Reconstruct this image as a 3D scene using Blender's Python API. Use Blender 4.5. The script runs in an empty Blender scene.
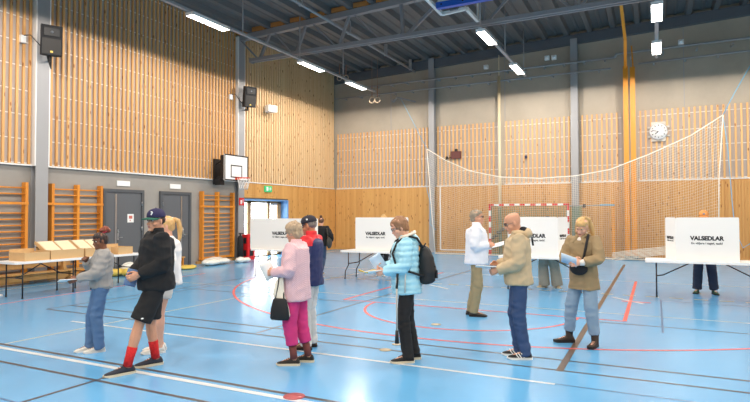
import bpy, bmesh, math, random
from mathutils import Vector, Matrix, noise
from math import sin, cos, pi, radians, sqrt
random.seed(7)
V3 = Vector
SC = bpy.context.scene
COL = SC.collection

# ------------------------------------------------------------------ materials
def srgb(r, g, b):
    f = lambda c: ((c/255)/12.92 if c/255 <= .04045 else (((c/255)+.055)/1.055)**2.4)
    return (f(r), f(g), f(b), 1)
MATS = {}
def mat(name, rgb, rough=.6, metal=0., noise_scale=0., noise_amt=.0, bump=0., bump_scale=30., stretch=(1, 1, 1),
        emit=0., spec=.5, alpha=1., sheen=0., detail=3., coat=0.):
    if name in MATS: return MATS[name]
    m = bpy.data.materials.new(name); m.use_nodes = True
    nt = m.node_tree; p = nt.nodes['Principled BSDF']
    c = srgb(*rgb)
    p.inputs['Base Color'].default_value = c
    p.inputs['Roughness'].default_value = rough
    p.inputs['Metallic'].default_value = metal
    p.inputs['Specular IOR Level'].default_value = spec
    if coat: p.inputs['Coat Weight'].default_value = coat
    if sheen: p.inputs['Sheen Weight'].default_value = sheen
    if alpha < 1: p.inputs['Alpha'].default_value = alpha
    if emit:
        p.inputs['Emission Color'].default_value = c; p.inputs['Emission Strength'].default_value = emit
    if noise_amt or bump:
        tc = nt.nodes.new('ShaderNodeTexCoord'); mp = nt.nodes.new('ShaderNodeMapping')
        mp.inputs['Scale'].default_value = stretch
        nt.links.new(tc.outputs['Object'], mp.inputs['Vector'])
    if noise_amt:
        n = nt.nodes.new('ShaderNodeTexNoise'); n.inputs['Scale'].default_value = noise_scale; n.inputs['Detail'].default_value = detail
        nt.links.new(mp.outputs['Vector'], n.inputs['Vector'])
        mx = nt.nodes.new('ShaderNodeMix'); mx.data_type = 'RGBA'
        mx.inputs[6].default_value = tuple(max(0, x*(1-noise_amt)) for x in c[:3])+(1,)
        mx.inputs[7].default_value = tuple(min(1, x*(1+noise_amt)) for x in c[:3])+(1,)
        nt.links.new(n.outputs['Fac'], mx.inputs[0]); nt.links.new(mx.outputs[2], p.inputs['Base Color'])
    if bump:
        n2 = nt.nodes.new('ShaderNodeTexNoise'); n2.inputs['Scale'].default_value = bump_scale; n2.inputs['Detail'].default_value = 4
        nt.links.new(mp.outputs['Vector'], n2.inputs['Vector'])
        b = nt.nodes.new('ShaderNodeBump'); b.inputs['Strength'].default_value = bump; b.inputs['Distance'].default_value = .01
        nt.links.new(n2.outputs['Fac'], b.inputs['Height']); nt.links.new(b.outputs['Normal'], p.inputs['Normal'])
    MATS[name] = m
    return m

def wood_mat(name, rgb, dark, board=.12, axis=1, rough=.55, knots=True, vary=.18):
    """boards running up (z), laid side by side along axis, with grain and knots"""
    if name in MATS: return MATS[name]
    m = bpy.data.materials.new(name); m.use_nodes = True; nt = m.node_tree; N = nt.nodes; L = nt.links
    p = N['Principled BSDF']; p.inputs['Roughness'].default_value = rough
    tc = N.new('ShaderNodeTexCoord'); sx = N.new('ShaderNodeSeparateXYZ'); L.new(tc.outputs['Object'], sx.inputs[0])
    dv = N.new('ShaderNodeMath'); dv.operation = 'DIVIDE'; L.new(sx.outputs[axis], dv.inputs[0]); dv.inputs[1].default_value = board
    fl = N.new('ShaderNodeMath'); fl.operation = 'FLOOR'; L.new(dv.outputs[0], fl.inputs[0])
    wn = N.new('ShaderNodeTexWhiteNoise'); wn.noise_dimensions = '1D'; L.new(fl.outputs[0], wn.inputs['W'])
    mp = N.new('ShaderNodeMapping'); mp.inputs['Scale'].default_value = (14, 14, 1.2)
    L.new(tc.outputs['Object'], mp.inputs['Vector'])
    ns = N.new('ShaderNodeTexNoise'); ns.inputs['Scale'].default_value = 2.2; ns.inputs['Detail'].default_value = 5; L.new(mp.outputs[0], ns.inputs['Vector'])
    mx = N.new('ShaderNodeMix'); mx.data_type = 'RGBA'; mx.inputs[6].default_value = srgb(*dark); mx.inputs[7].default_value = srgb(*rgb)
    ad = N.new('ShaderNodeMath'); ad.operation = 'MULTIPLY_ADD'; ad.inputs[1].default_value = .55; L.new(wn.outputs['Value'], ad.inputs[0])
    mu = N.new('ShaderNodeMath'); mu.operation = 'MULTIPLY'; mu.inputs[1].default_value = .75; L.new(ns.outputs['Fac'], mu.inputs[0]); L.new(mu.outputs[0], ad.inputs[2])
    L.new(ad.outputs[0], mx.inputs[0])
    out = mx.outputs[2]
    if knots:
        mk = N.new('ShaderNodeMapping'); mk.inputs['Scale'].default_value = (7.5, 7.5, 2.6); L.new(tc.outputs['Object'], mk.inputs['Vector'])
        vo = N.new('ShaderNodeTexVoronoi'); vo.inputs['Scale'].default_value = 1.0; L.new(mk.outputs[0], vo.inputs['Vector'])
        cr = N.new('ShaderNodeValToRGB'); cr.color_ramp.elements[0].position = .10; cr.color_ramp.elements[1].position = .19
        L.new(vo.outputs['Distance'], cr.inputs[0])
        m2 = N.new('ShaderNodeMix'); m2.data_type = 'RGBA'; L.new(cr.outputs[0], m2.inputs[0])
        m2.inputs[6].default_value = srgb(150, 92, 38); L.new(out, m2.inputs[7]); out = m2.outputs[2]
    L.new(out, p.inputs['Base Color'])
    MATS[name] = m
    return m

def floor_mat():
    m = bpy.data.materials.new('blue_sports_vinyl'); m.use_nodes = True; nt = m.node_tree; N = nt.nodes; L = nt.links
    p = N['Principled BSDF']
    tc = N.new('ShaderNodeTexCoord')
    n = N.new('ShaderNodeTexNoise'); n.inputs['Scale'].default_value = .6; n.inputs['Detail'].default_value = 6; L.new(tc.outputs['Object'], n.inputs['Vector'])
    mx = N.new('ShaderNodeMix'); mx.data_type = 'RGBA'; mx.inputs[6].default_value = srgb(94, 164, 214); mx.inputs[7].default_value = srgb(108, 176, 222)
    L.new(n.outputs['Fac'], mx.inputs[0]); L.new(mx.outputs[2], p.inputs['Base Color'])
    n3 = N.new('ShaderNodeTexNoise'); n3.inputs['Scale'].default_value = 2.5; n3.inputs['Detail'].default_value = 5; L.new(tc.outputs['Object'], n3.inputs['Vector'])
    r = N.new('ShaderNodeMapRange'); r.inputs[3].default_value = .13; r.inputs[4].default_value = .26; L.new(n3.outputs['Fac'], r.inputs[0]); L.new(r.outputs[0], p.inputs['Roughness'])
    n2 = N.new('ShaderNodeTexNoise'); n2.inputs['Scale'].default_value = 60; L.new(tc.outputs['Object'], n2.inputs['Vector'])
    b = N.new('ShaderNodeBump'); b.inputs['Strength'].default_value = .05; b.inputs['Distance'].default_value = .002; L.new(n2.outputs['Fac'], b.inputs['Height']); L.new(b.outputs[0], p.inputs['Normal'])
    p.inputs['Specular IOR Level'].default_value = .5
    return m

def concrete_mat(name, a, b_, scale=1.2):
    m = bpy.data.materials.new(name); m.use_nodes = True; nt = m.node_tree; N = nt.nodes; L = nt.links
    p = N['Principled BSDF']; p.inputs['Roughness'].default_value = .8
    tc = N.new('ShaderNodeTexCoord')
    n = N.new('ShaderNodeTexNoise'); n.inputs['Scale'].default_value = scale; n.inputs['Detail'].default_value = 8; n.inputs['Roughness'].default_value = .65
    L.new(tc.outputs['Object'], n.inputs['Vector'])
    mx = N.new('ShaderNodeMix'); mx.data_type = 'RGBA'; mx.inputs[6].default_value = srgb(*a); mx.inputs[7].default_value = srgb(*b_)
    L.new(n.outputs['Fac'], mx.inputs[0]); L.new(mx.outputs[2], p.inputs['Base Color'])
    bb = N.new('ShaderNodeBump'); bb.inputs['Strength'].default_value = .15; L.new(n.outputs['Fac'], bb.inputs['Height']); L.new(bb.outputs[0], p.inputs['Normal'])
    return m

def quilt_mat(name, rgb, diamond=22., strength=.6, rough=.6):
    m = bpy.data.materials.new(name); m.use_nodes = True; nt = m.node_tree; N = nt.nodes; L = nt.links
    p = N['Principled BSDF']; p.inputs['Roughness'].default_value = rough
    tc = N.new('ShaderNodeTexCoord')
    hs = []
    for rz in (45, -45):
        mp = N.new('ShaderNodeMapping'); mp.inputs['Rotation'].default_value = (0, radians(rz), 0); L.new(tc.outputs['Object'], mp.inputs['Vector'])
        w = N.new('ShaderNodeTexWave'); w.bands_direction = 'X'; w.inputs['Scale'].default_value = diamond/3; L.new(mp.outputs[0], w.inputs['Vector']); hs.append(w)
    mn = N.new('ShaderNodeMath'); mn.operation = 'MINIMUM'; L.new(hs[0].outputs['Fac'], mn.inputs[0]); L.new(hs[1].outputs['Fac'], mn.inputs[1])
    b = N.new('ShaderNodeBump'); b.inputs['Strength'].default_value = strength; b.inputs['Distance'].default_value = .02
    L.new(mn.outputs[0], b.inputs['Height']); L.new(b.outputs[0], p.inputs['Normal'])
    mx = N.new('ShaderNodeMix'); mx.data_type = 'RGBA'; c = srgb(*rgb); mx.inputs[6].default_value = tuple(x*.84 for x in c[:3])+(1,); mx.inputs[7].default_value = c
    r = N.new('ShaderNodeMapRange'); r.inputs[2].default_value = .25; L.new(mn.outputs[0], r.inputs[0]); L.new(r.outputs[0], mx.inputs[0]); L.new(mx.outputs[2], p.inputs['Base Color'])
    MATS[name] = m
    return m

# ------------------------------------------------------------------ mesh builder
class MB:
    def __init__(s): s.v = []; s.f = []; s.mi = []; s.sm = []
    def add(s, vs, fs, mi=0, sm=False):
        o = len(s.v); s.v += [tuple(v) for v in vs]
        for f in fs: s.f.append(tuple(i+o for i in f)); s.mi.append(mi); s.sm.append(sm)
    def box(s, x0, x1, y0, y1, z0, z1, mi=0):
        vs = [(x, y, z) for z in (z0, z1) for y in (y0, y1) for x in (x0, x1)]
        s.add(vs, [(0, 2, 3, 1), (4, 5, 7, 6), (0, 1, 5, 4), (2, 6, 7, 3), (0, 4, 6, 2), (1, 3, 7, 5)], mi)
    def obox(s, c, ux, uy, uz, hx, hy, hz, mi=0):
        c = V3(c); ux, uy, uz = V3(ux).normalized(), V3(uy).normalized(), V3(uz).normalized()
        vs = [c+ux*(a*hx)+uy*(b*hy)+uz*(d*hz) for d in (-1, 1) for b in (-1, 1) for a in (-1, 1)]
        s.add(vs, [(0, 2, 3, 1), (4, 5, 7, 6), (0, 1, 5, 4), (2, 6, 7, 3), (0, 4, 6, 2), (1, 3, 7, 5)], mi)
    def beam(s, a, b, w, h, mi=0, up=(0, 0, 1)):
        a, b = V3(a), V3(b); d = (b-a); u = V3(up); sd = d.cross(u)
        if sd.length < 1e-5: sd = d.cross(V3((1, 0, 0)))
        sd.normalize(); u = sd.cross(d).normalized()
        s.obox((a+b)/2, d, sd, u, d.length/2, w/2, h/2, mi)
    def tube(s, pts, rads, n=8, mi=0, round_ends=False):
        pts = [V3(p) for p in pts]
        if not isinstance(rads, (list, tuple)): rads = [rads]*len(pts)
        rings = chain_rings(pts, rads, n, round_ends); loft_add(s, rings, mi, True)
    def prism(s, outline, z0, z1, mi=0, sm=False):
        n = len(outline)
        vs = [(x, y, z0) for x, y in outline]+[(x, y, z1) for x, y in outline]
        s.add(vs, [tuple(range(n))[::-1], tuple(range(n, 2*n))]+[(i, (i+1) % n, n+(i+1) % n, n+i) for i in range(n)], mi, sm)
    def ellip(s, c, r, M=None, n=12, k=8, mi=0):
        c = V3(c); vs = [c+(M@V3((0, 0, -r[2])) if M else V3((0, 0, -r[2])))]
        for j in range(1, k):
            a = -pi/2+pi*j/k
            for i in range(n):
                t = 2*pi*i/n; p = V3((r[0]*cos(a)*cos(t), r[1]*cos(a)*sin(t), r[2]*sin(a)))
                vs.append(c+(M@p if M else p))
        vs.append(c+(M@V3((0, 0, r[2])) if M else V3((0, 0, r[2]))))
        fs = [(0, 1+(i+1) % n, 1+i) for i in range(n)]
        for j in range(k-2):
            for i in range(n):
                a = 1+j*n+i; b = 1+j*n+(i+1) % n; fs.append((a, b, b+n, a+n))
        l = len(vs)-1; o = 1+(k-2)*n
        fs += [(l, o+i, o+(i+1) % n) for i in range(n)]
        s.add(vs, fs, mi, True)
    def build(s, name, mats, parent=None, loc=None, smooth=None):
        me = bpy.data.meshes.new(name); me.from_pydata(s.v, [], s.f)
        if not isinstance(mats, (list, tuple)): mats = [mats]
        for m in mats: me.materials.append(m)
        for p, mi, sm in zip(me.polygons, s.mi, s.sm):
            p.material_index = mi; p.use_smooth = sm if smooth is None else smooth
        me.update()
        return link(name, me, parent, loc)

def link(name, me, parent=None, loc=None):
    o = bpy.data.objects.new(name, me); COL.objects.link(o)
    if parent: o.parent = parent
    if loc: o.location = loc
    return o

def chain_rings(pts, rads, n=12, round_ends=True):
    rings = []; m = len(pts)
    d = (pts[1]-pts[0]).normalized()
    ref = V3((0, 0, 1)) if abs(d.z) < .9 else V3((1, 0, 0))
    sx = d.cross(ref).normalized()
    P = list(pts); Rr = list(rads)
    dirs = []
    for i in range(m):
        if i == 0: dd = P[1]-P[0]
        elif i == m-1: dd = P[-1]-P[-2]
        else: dd = (P[i+1]-P[i]).normalized()+(P[i]-P[i-1]).normalized()
        dirs.append(dd.normalized())
    seq = []
    if round_ends:
        for q, f in ((-.95, .3), (-.7, .72), (-.35, .94)): seq.append((P[0]+dirs[0]*q*Rr[0], dirs[0], Rr[0]*f))
    for i in range(m): seq.append((P[i], dirs[i], Rr[i]))
    if round_ends:
        for q, f in ((.35, .94), (.7, .72), (.95, .3)): seq.append((P[-1]+dirs[-1]*q*Rr[-1], dirs[-1], Rr[-1]*f))
    for c, dd, r in seq:
        sx = (sx-dd*sx.dot(dd)).normalized(); sy = dd.cross(sx)
        rings.append([c+sx*(r*cos(2*pi*k/n))+sy*(r*sin(2*pi*k/n)) for k in range(n)])
    return rings
def loft_add(mb, rings, mi=0, sm=True, caps=True):
    n = len(rings[0]); vs = [p for r in rings for p in r]; fs = []
    for j in range(len(rings)-1):
        for i in range(n):
            a = j*n+i; b = j*n+(i+1) % n; fs.append((a, b, b+n, a+n))
    if caps: fs.append(tuple(range(n))[::-1]); fs.append(tuple(range((len(rings)-1)*n, len(rings)*n)))
    mb.add(vs, fs, mi, sm)

def remeshed(mb, name, mats, voxel, parent=None, smooth=2, disp=None, matfn=None):
    """one continuous skin out of overlapping closed forms"""
    me = bpy.data.meshes.new(name+'_forms'); me.from_pydata(mb.v, [], mb.f); me.update()
    t = bpy.data.objects.new(name+'_forms', me); COL.objects.link(t)
    md = t.modifiers.new('r', 'REMESH'); md.mode = 'VOXEL'; md.voxel_size = voxel
    if smooth:
        sm = t.modifiers.new('s', 'SMOOTH'); sm.iterations = smooth; sm.factor = .5
    dg = bpy.context.evaluated_depsgraph_get(); dg.update()
    out = bpy.data.meshes.new_from_object(t.evaluated_get(dg)); out.name = name
    bpy.data.objects.remove(t); bpy.data.meshes.remove(me)
    if disp:
        ns = [v.normal.copy() for v in out.vertices]
        for v, n in zip(out.vertices, ns): v.co = v.co+n*disp(v.co, n)
    out.materials.clear()
    if not isinstance(mats, (list, tuple)): mats = [mats]
    for m in mats: out.materials.append(m)
    for p in out.polygons:
        p.use_smooth = True
        if matfn: p.material_index = matfn(p.center, p.normal)
    out.update()
    return link(name, out, parent)

def tag(o, label, cat, group=None, kind=None):
    if label: o['label'] = label
    if cat: o['category'] = cat
    if group: o['group'] = group
    if kind: o['kind'] = kind
    return o
def struct(o): o['kind'] = 'structure'; return o
def empty(name, loc=(0, 0, 0), rz=0.):
    o = bpy.data.objects.new(name, None); COL.objects.link(o); o.location = loc; o.rotation_euler = (0, 0, rz); o.empty_display_size = .1
    return o
def copy_tree(o, parent=None):
    c = o.copy(); COL.objects.link(c); c.parent = parent
    for ch in list(o.children): copy_tree(ch, c)
    return c
def text_mesh(name, txt, size, m, M, parent=None, bold=.0, align='CENTER', extrude=.001, sx=1.):
    cu = bpy.data.curves.new(name, 'FONT'); cu.body = txt; cu.size = size; cu.align_x = align; cu.align_y = 'CENTER'; cu.offset = bold; cu.extrude = extrude
    t = bpy.data.objects.new(name, cu); COL.objects.link(t)
    dg = bpy.context.evaluated_depsgraph_get(); dg.update()
    me = bpy.data.meshes.new_from_object(t.evaluated_get(dg)); bpy.data.objects.remove(t)
    me.transform(Matrix.Diagonal((sx, 1, 1, 1))); me.transform(M); me.materials.clear(); me.materials.append(m)
    return link(name, me, parent)

# ------------------------------------------------------------------ camera (from the vanishing points of the hall)
HC = 1.66; FPX = 555.
Yc = V3((280.5, 13, FPX)).normalized(); Xc = V3((1100, -16.5, -FPX)).normalized()
Xc = (Xc-Yc*Xc.dot(Yc)).normalized(); Zc = Xc.cross(Yc)
if Zc.y > 0: Zc = -Zc
# rows: world axes in image frame (x right, y down, z forward)
def w(vx, vy, vz): return V3((Xc.dot(V3((vx, vy, vz))), Yc.dot(V3((vx, vy, vz))), Zc.dot(V3((vx, vy, vz)))))
right, upv, fwd = w(1, 0, 0), w(0, -1, 0), w(0, 0, 1)
cam = bpy.data.cameras.new('camera'); co = bpy.data.objects.new('camera', cam); COL.objects.link(co)
Mx = Matrix((right, upv, -fwd)).transposed().to_4x4(); Mx.translation = (0, 0, HC); co.matrix_world = Mx
cam.sensor_width = 36; cam.lens = FPX/750*36; cam.clip_end = 200; cam.clip_start = .05
SC.camera = co
CP = V3((0, 0, HC))
def ray(px, py): return right*(px-375)+upv*(201-py)+fwd*FPX
def fl(px, py, z=0.): d = ray(px, py); return CP+d*((z-HC)/d.z)
def on_x(px, py, X): d = ray(px, py); return CP+d*(X/d.x)
def on_y(px, py, Y): d = ray(px, py); return CP+d*(Y/d.y)

# ------------------------------------------------------------------ palette
M_floor = floor_mat()
M_white_line = mat('white_line', (206, 214, 218), .3)
M_dark_line = mat('dark_line', (72, 74, 80), .3)
M_brown_line = mat('brown_line', (96, 78, 62), .3)
M_red_line = mat('red_line', (226, 92, 88), .3)
M_cream_line = mat('cream_line', (176, 190, 188), .3)
M_yellow_line = mat('yellow_line', (196, 190, 140), .3)
M_slate_line = mat('slate_line', (66, 108, 150), .3)
M_conc = concrete_mat('grey_concrete', (138, 134, 128), (166, 161, 153))
M_concw = concrete_mat('upper_concrete', (158, 148, 132), (190, 178, 160), .8)
M_slatfar_lit = wood_mat('pine_slat_far_lit', (232, 200, 156), (220, 180, 128), .16, 1)  # paler copy of the pine slats, bright light on the far bay painted in
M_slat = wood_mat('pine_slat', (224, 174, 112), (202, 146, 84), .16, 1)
M_slatb = wood_mat('pine_slat_back', (230, 184, 124), (210, 158, 94), .18, 0)
M_boardl = wood_mat('pine_board_left', (216, 164, 96), (190, 134, 68), .11, 1)
M_boardb = wood_mat('pine_board_back', (216, 166, 98), (192, 138, 74), .12, 0)
M_backing = mat('pale_acoustic_backing', (184, 172, 164), .8, noise_scale=3, noise_amt=.06)
M_batten = mat('grey_batten', (232, 230, 226), .4)
M_steel = mat('grey_painted_steel', (156, 156, 157), .45, noise_scale=2, noise_amt=.05)
M_steeld = mat('dark_grey_steel', (92, 96, 102), .5)
M_truss = mat('truss_grey', (140, 142, 146), .45)
M_roof = mat('roof_sheet', (98, 98, 98), .5, noise_scale=1, noise_amt=.08)
M_orange_foam = mat('orange_filler', (176, 120, 62), .8)
M_door = mat('grey_door', (92, 95, 99), .5)
M_doorf = mat('grey_door_frame', (78, 81, 85), .5)
M_chrome = mat('brushed_metal', (190, 192, 195), .3, 1.)
M_white = mat('white_plastic', (238, 238, 236), .4)
M_card = mat('white_cardboard', (240, 236, 230), .7)
M_black = mat('black_paint', (22, 23, 25), .45)
M_blackm = mat('black_matte', (30, 30, 32), .8)
M_orange = wood_mat('varnished_wood', (226, 148, 52), (204, 122, 36), .3, 1, .35, False)
M_bench = wood_mat('bench_wood', (206, 156, 92), (178, 126, 66), .3, 1, .45, False)
M_blue = mat('blue_frame', (96, 146, 196), .4)
M_bluepad = mat('blue_padding', (30, 92, 190), .4)
M_red = mat('red_paint', (214, 34, 38), .35)
M_darkred = mat('dark_red_display', (92, 34, 28), .4)
M_green = mat('exit_green', (46, 176, 112), .4, emit=.6)
M_box = mat('brown_cardboard', (206, 170, 122), .8, noise_scale=9, noise_amt=.06)
M_boxin = mat('ballot_stack', (232, 214, 182), .8)
M_black_ink = mat('black_ink', (26, 26, 28), .6)
M_paper = mat('white_paper', (242, 242, 240), .7)
M_bluepaper = mat('pale_blue_paper', (190, 212, 232), .7)
M_net = mat('white_net_cord', (236, 228, 214), .8)
M_greennet = mat('green_net_cord', (110, 146, 116), .8)
M_rope = mat('blue_rope', (120, 176, 206), .7)
M_lamp = mat('lamp_diffuser', (255, 250, 240), .5, emit=14.)
M_plastic_bag = mat('clear_plastic_wrap', (238, 238, 230), .2, noise_scale=20, noise_amt=.1, bump=.8, bump_scale=40)
M_yellow = mat('yellow_pack', (226, 196, 92), .5)
M_ground = mat('outdoor_paving', (214, 214, 210), .8)
M_amber = mat('orange_post', (220, 144, 34), .4)

# ------------------------------------------------------------------ room shell
XL, XR, YB, YF = -13.9, 14.2, 23.2, -9.
def ceil_z(x): return 8.38+.036*(x+13.7)
b = MB(); b.box(XL-.4, XR+.4, YF-.4, YB+.4, -.3, 0)
mats_floor = [M_floor, M_white_line, M_dark_line, M_brown_line, M_red_line, M_cream_line, M_yellow_line, M_slate_line]
ZL = [.0008]
def line(x0, y0, x1, y1, wd, mi):
    a, c = V3((x0, y0, 0)), V3((x1, y1, 0)); d = (c-a).normalized(); s = V3((-d.y, d.x, 0))*wd/2; z = ZL[0]; ZL[0] += .00005
    vs = [a-s, c-s, c+s, a+s]; b.add([(p.x, p.y, z) for p in vs], [(0, 1, 2, 3)], mi)
def arc(cx, cy, r, a0, a1, wd, mi, n=72):
    z = ZL[0]; ZL[0] += .00005; vs = []
    for i in range(n+1):
        t = radians(a0+(a1-a0)*i/n)
        for q in (r-wd/2, r+wd/2): vs.append((cx+q*cos(t), cy+q*sin(t), z))
    b.add(vs, [(2*i, 2*i+1, 2*i+3, 2*i+2) for i in range(n)], mi)
W_, D_, B_, R_, C_, Y_, S_ = 1, 2, 3, 4, 5, 6, 7
line(-12, 10.15, 12, 10.05, .045, C_); line(-13.0, 2, -13.1, 22, .04, Y_); line(-11, 15.05, 12, 15.05, .045, C_)
line(-7.54, 4.25, -7.54, 14, .05, C_)
line(-10.7, 3, -11.5, 12, .045, R_)
line(-9.66, 6.2, -9.66, 13, .04, D_); line(-9.3, 6.65, -9.3, 10.5, .03, D_); line(-9.66, 6.2, 12, 6.17, .045, D_); line(-9.66, 6.65, 12, 6.6, .045, D_)
line(-9.66, 9.35, -5.0, 9.25, .035, D_); line(-1, 9.22, 12, 9.15, .04, D_); line(-1.5, 11.95, 12, 11.75, .03, S_)
line(-5.05, 1.5, -5.05, 4.2, .045, D_); line(-5.03, 6.25, -4.92, 16, .04, D_)
line(-.93, 6.15, -.93, 20, .075, B_)
line(.07, 8.76, .07, 12.1, .03, S_)
line(-13, 4.26, 12, 4.28, .05, D_); line(-13, 4.14, 12, 4.17, .07, W_); line(-13, 3.75, 12, 3.77, .045, D_)
line(-8.21, 5.665, -.9, 5.665, .05, W_); line(-.9, 5.675, 12, 5.675, .02, S_); line(-13, 3.0, 12, 3.0, .02, S_)
line(-5.46, 9.45, -.45, 9.45, .05, R_); line(-.45, 9.45, -.45, 15.1, .06, R_); line(-5.46, 9.45, -5.46, 15.1, .06, R_)
arc(-2.95, 9.47, 1.82, 180, 360, .05, R_); arc(-2.94, 13.8, 6.85, 185, 355, .05, R_)
line(-4.77, 12.3, -4.13, 11.8, .07, W_); line(-.8, 12.1, -.22, 11.4, .07, W_)
line(-.6, 11.62, -.1, 11.6, .08, R_)
for i in range(46): line(-8.6+.42*i, 12.72-.016*i*.42*2, -8.6+.42*i+.24, 12.72-.016*i*.42*2, .06, Y_)
struct(b.build('floor', mats_floor))

def slat_wall(name, axis, a0, a1, z0, z1fn, base, sgn, period, wd, back_t, slat_mat, hole=None):
    """backing panel, horizontal battens every .6 m and vertical slats on its face"""
    m = MB(); dp = .05
    def bx(u0, u1, d0, d1, z0_, z1_, mi):
        lo, hi = sorted((base+sgn*d0, base+sgn*d1))
        if axis == 'y': m.box(lo, hi, u0, u1, z0_, z1_, mi)
        else: m.box(u0, u1, lo, hi, z0_, z1_, mi)
    zt = z1fn(0)
    bx(a0, a1, 0, back_t, z0, zt, 0)
    z = z0+.03
    while z < zt:
        bx(a0, a1, back_t, back_t+.012, z-.012, z+.012, 1); z += .6
    u = a0+period/2
    while u < a1-wd/2:
        bx(u-wd/2, u+wd/2, back_t+.012, back_t+.012+dp, z0, zt, 2); u += period
    bx(a0, a1, 0, back_t+.07, z0-.035, z0, 1)
    return struct(m.build(name, [M_backing, M_batten, slat_mat]))

# left wall: concrete below, slats above, portal in the far bay
b = MB(); t = .3
PY0, PY1, PZ = 16.45, 19.3, 2.28
b.box(XL-t-.1, XL-.05, YF, PY0, 0, 9.4); b.box(XL-t-.1, XL-.05, PY1, YB+.3, 0, 9.4); b.box(XL-t-.1, XL-.05, PY0, PY1, PZ, 9.4)
struct(b.build('wall_left', M_conc))
for k, (a0, a1) in enumerate([(1.35, 8.47), (8.88, 15.97), (-6.2, .9)]):
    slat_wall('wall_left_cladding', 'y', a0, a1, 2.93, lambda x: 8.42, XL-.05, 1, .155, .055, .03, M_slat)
slat_wall('wall_left_cladding', 'y', 16.42, YB-.12, 2.93, lambda x: 8.42, XL-.05, 1, .155, .085, .03, M_slatfar_lit)
b = MB()
b.box(XL-.05, XL+.02, 16.42, PY0, 0, 2.89); b.box(XL-.05, XL+.02, PY1, YB, 0, 2.89); b.box(XL-.05, XL+.02, PY0, PY1, PZ+.04, 2.89)
y = 19.4
for i in range(60):
    yy = 16.42+.115*i
    if yy > YB-.05: break
    z0 = PZ+.05 if PY0-.05 < yy < PY1+.05 else 0
    b.box(XL+.02, XL+.026, yy+.006, yy+.109, z0, 2.885, 0)
struct(b.build('wall_left_boards', M_boardl))
# portal: blue reveal, glazed door, wooden mullions
b = MB()
b.box(XL-.42, XL+.05, PY0, PY0+.04, 0, PZ); b.box(XL-.42, XL+.05, PY1-.06, PY1, 0, PZ); b.box(XL-.42, XL+.05, PY0+.04, PY1-.06, PZ-.05, PZ)
struct(b.build('trim_1', M_blue))
b = MB(); XD = XL-.33
for y0, y1 in ((PY0+.04, PY0+.1), (17.1, 17.3), (18.35, 18.5), (PY1-.3, PY1-.06)): b.box(XD-.03, XD+.03, y0, y1, 0, PZ-.06)
b.box(XD-.03, XD+.03, PY0+.04, PY1-.06, PZ-.14, PZ-.05); b.box(XD-.03, XD+.03, PY0+.04, PY1-.06, 0, .04)
dr = struct(b.build('door_3', mat('door_frame_wood', (172, 138, 98), .5)))
b = MB(); b.box(XD-.008, XD+.008, PY0+.1, 17.1, .06, PZ-.16); b.box(XD-.008, XD+.008, 17.3, 18.35, .06, PZ-.16); b.box(XD-.008, XD+.008, 18.5, PY1-.3, .06, PZ-.16)
gl = mat('clear_glass', (250, 252, 255), .05, alpha=.08)
b.build('pane', gl, dr)
b = MB(); b.tube([(XD+.11, 17.38, .95), (XD+.11, 17.38, 1.25)], .014); b.tube([(XD+.04, 17.38, 1.1), (XD+.12, 17.38, 1.1)], .012); b.box(XD+.04, XD+.06, 17.35, 17.41, .98, 1.2); b.build('door_handle', M_chrome, dr)
b = MB(); b.box(XD+.05, XD+.12, 18.5, 18.85, PZ-.22, PZ-.14); b.beam((XD+.1, 18.5, PZ-.18), (XD+.1, 18.1, PZ-.12), .02, .02); b.build('door_closer', M_steel, dr)
b = MB(); b.box(-60, XL-.5, -10, 60, -.35, -.02); struct(b.build('ground_outside', M_ground))

# back wall
b = MB(); b.box(XL-.3, XR+.3, YB+.05, YB+.35, 0, 9.6)
for x in (-10.9, -5.6, -.75, 1.0, 4.5): b.box(x-.012, x+.012, YB+.04, YB+.052, 5.6, 8.6, 1)
struct(b.build('wall_back', [M_concw, M_steel]))
for k, (a0, a1) in enumerate([(XL+.1, -8.98), (-8.66, -5.9), (-5.62, -2.98), (-2.62, -1.12), (-.55, 5.0), (5.2, 13.9)]):
    slat_wall('wall_back_cladding', 'x', a0, a1, 2.93, lambda x: 5.56, YB+.05, -1, .178, .065, .03, M_slatb)
b = MB()
b.box(XL+.05, XR, YB-.02, YB+.05, 0, 2.89)
x = XL+.1
while x < XR:
    wd = .115 if x < -8.9 else .075
    b.box(x+.006, x+wd-(.006 if x < -8.9 else .022), YB-.03-(0 if x < -8.9 else .02), YB-.02, 0, 2.885); x += wd if x < -8.9 else .098
struct(b.build('wall_back_boards', M_boardb))
b = MB(); b.box(XL, XR, YB-.07, YB-.03, 0, .09); struct(b.build('baseboard_back', M_bench))
b = MB(); b.box(XL-.05, XL+.04, 3, 8.45, .0, .11); b.box(XL-.05, XL+.04, 14.1, 16.0, 0, .09); b.box(XL-.05, XL+.04, 8.85, 10.5, 0, .11); struct(b.build('baseboard_left', M_bench))
b = MB(); b.box(XR, XR+.3, YF, YB+.3, 0, 10); struct(b.build('wall_right', mat('pale_wall', (205, 190, 165), .8)))
b = MB(); b.box(XL-.3, XR+.3, YF-.3, YF, 0, 10); struct(b.build('wall_front', mat('pale_wall', (205, 190, 165), .8)))

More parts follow.
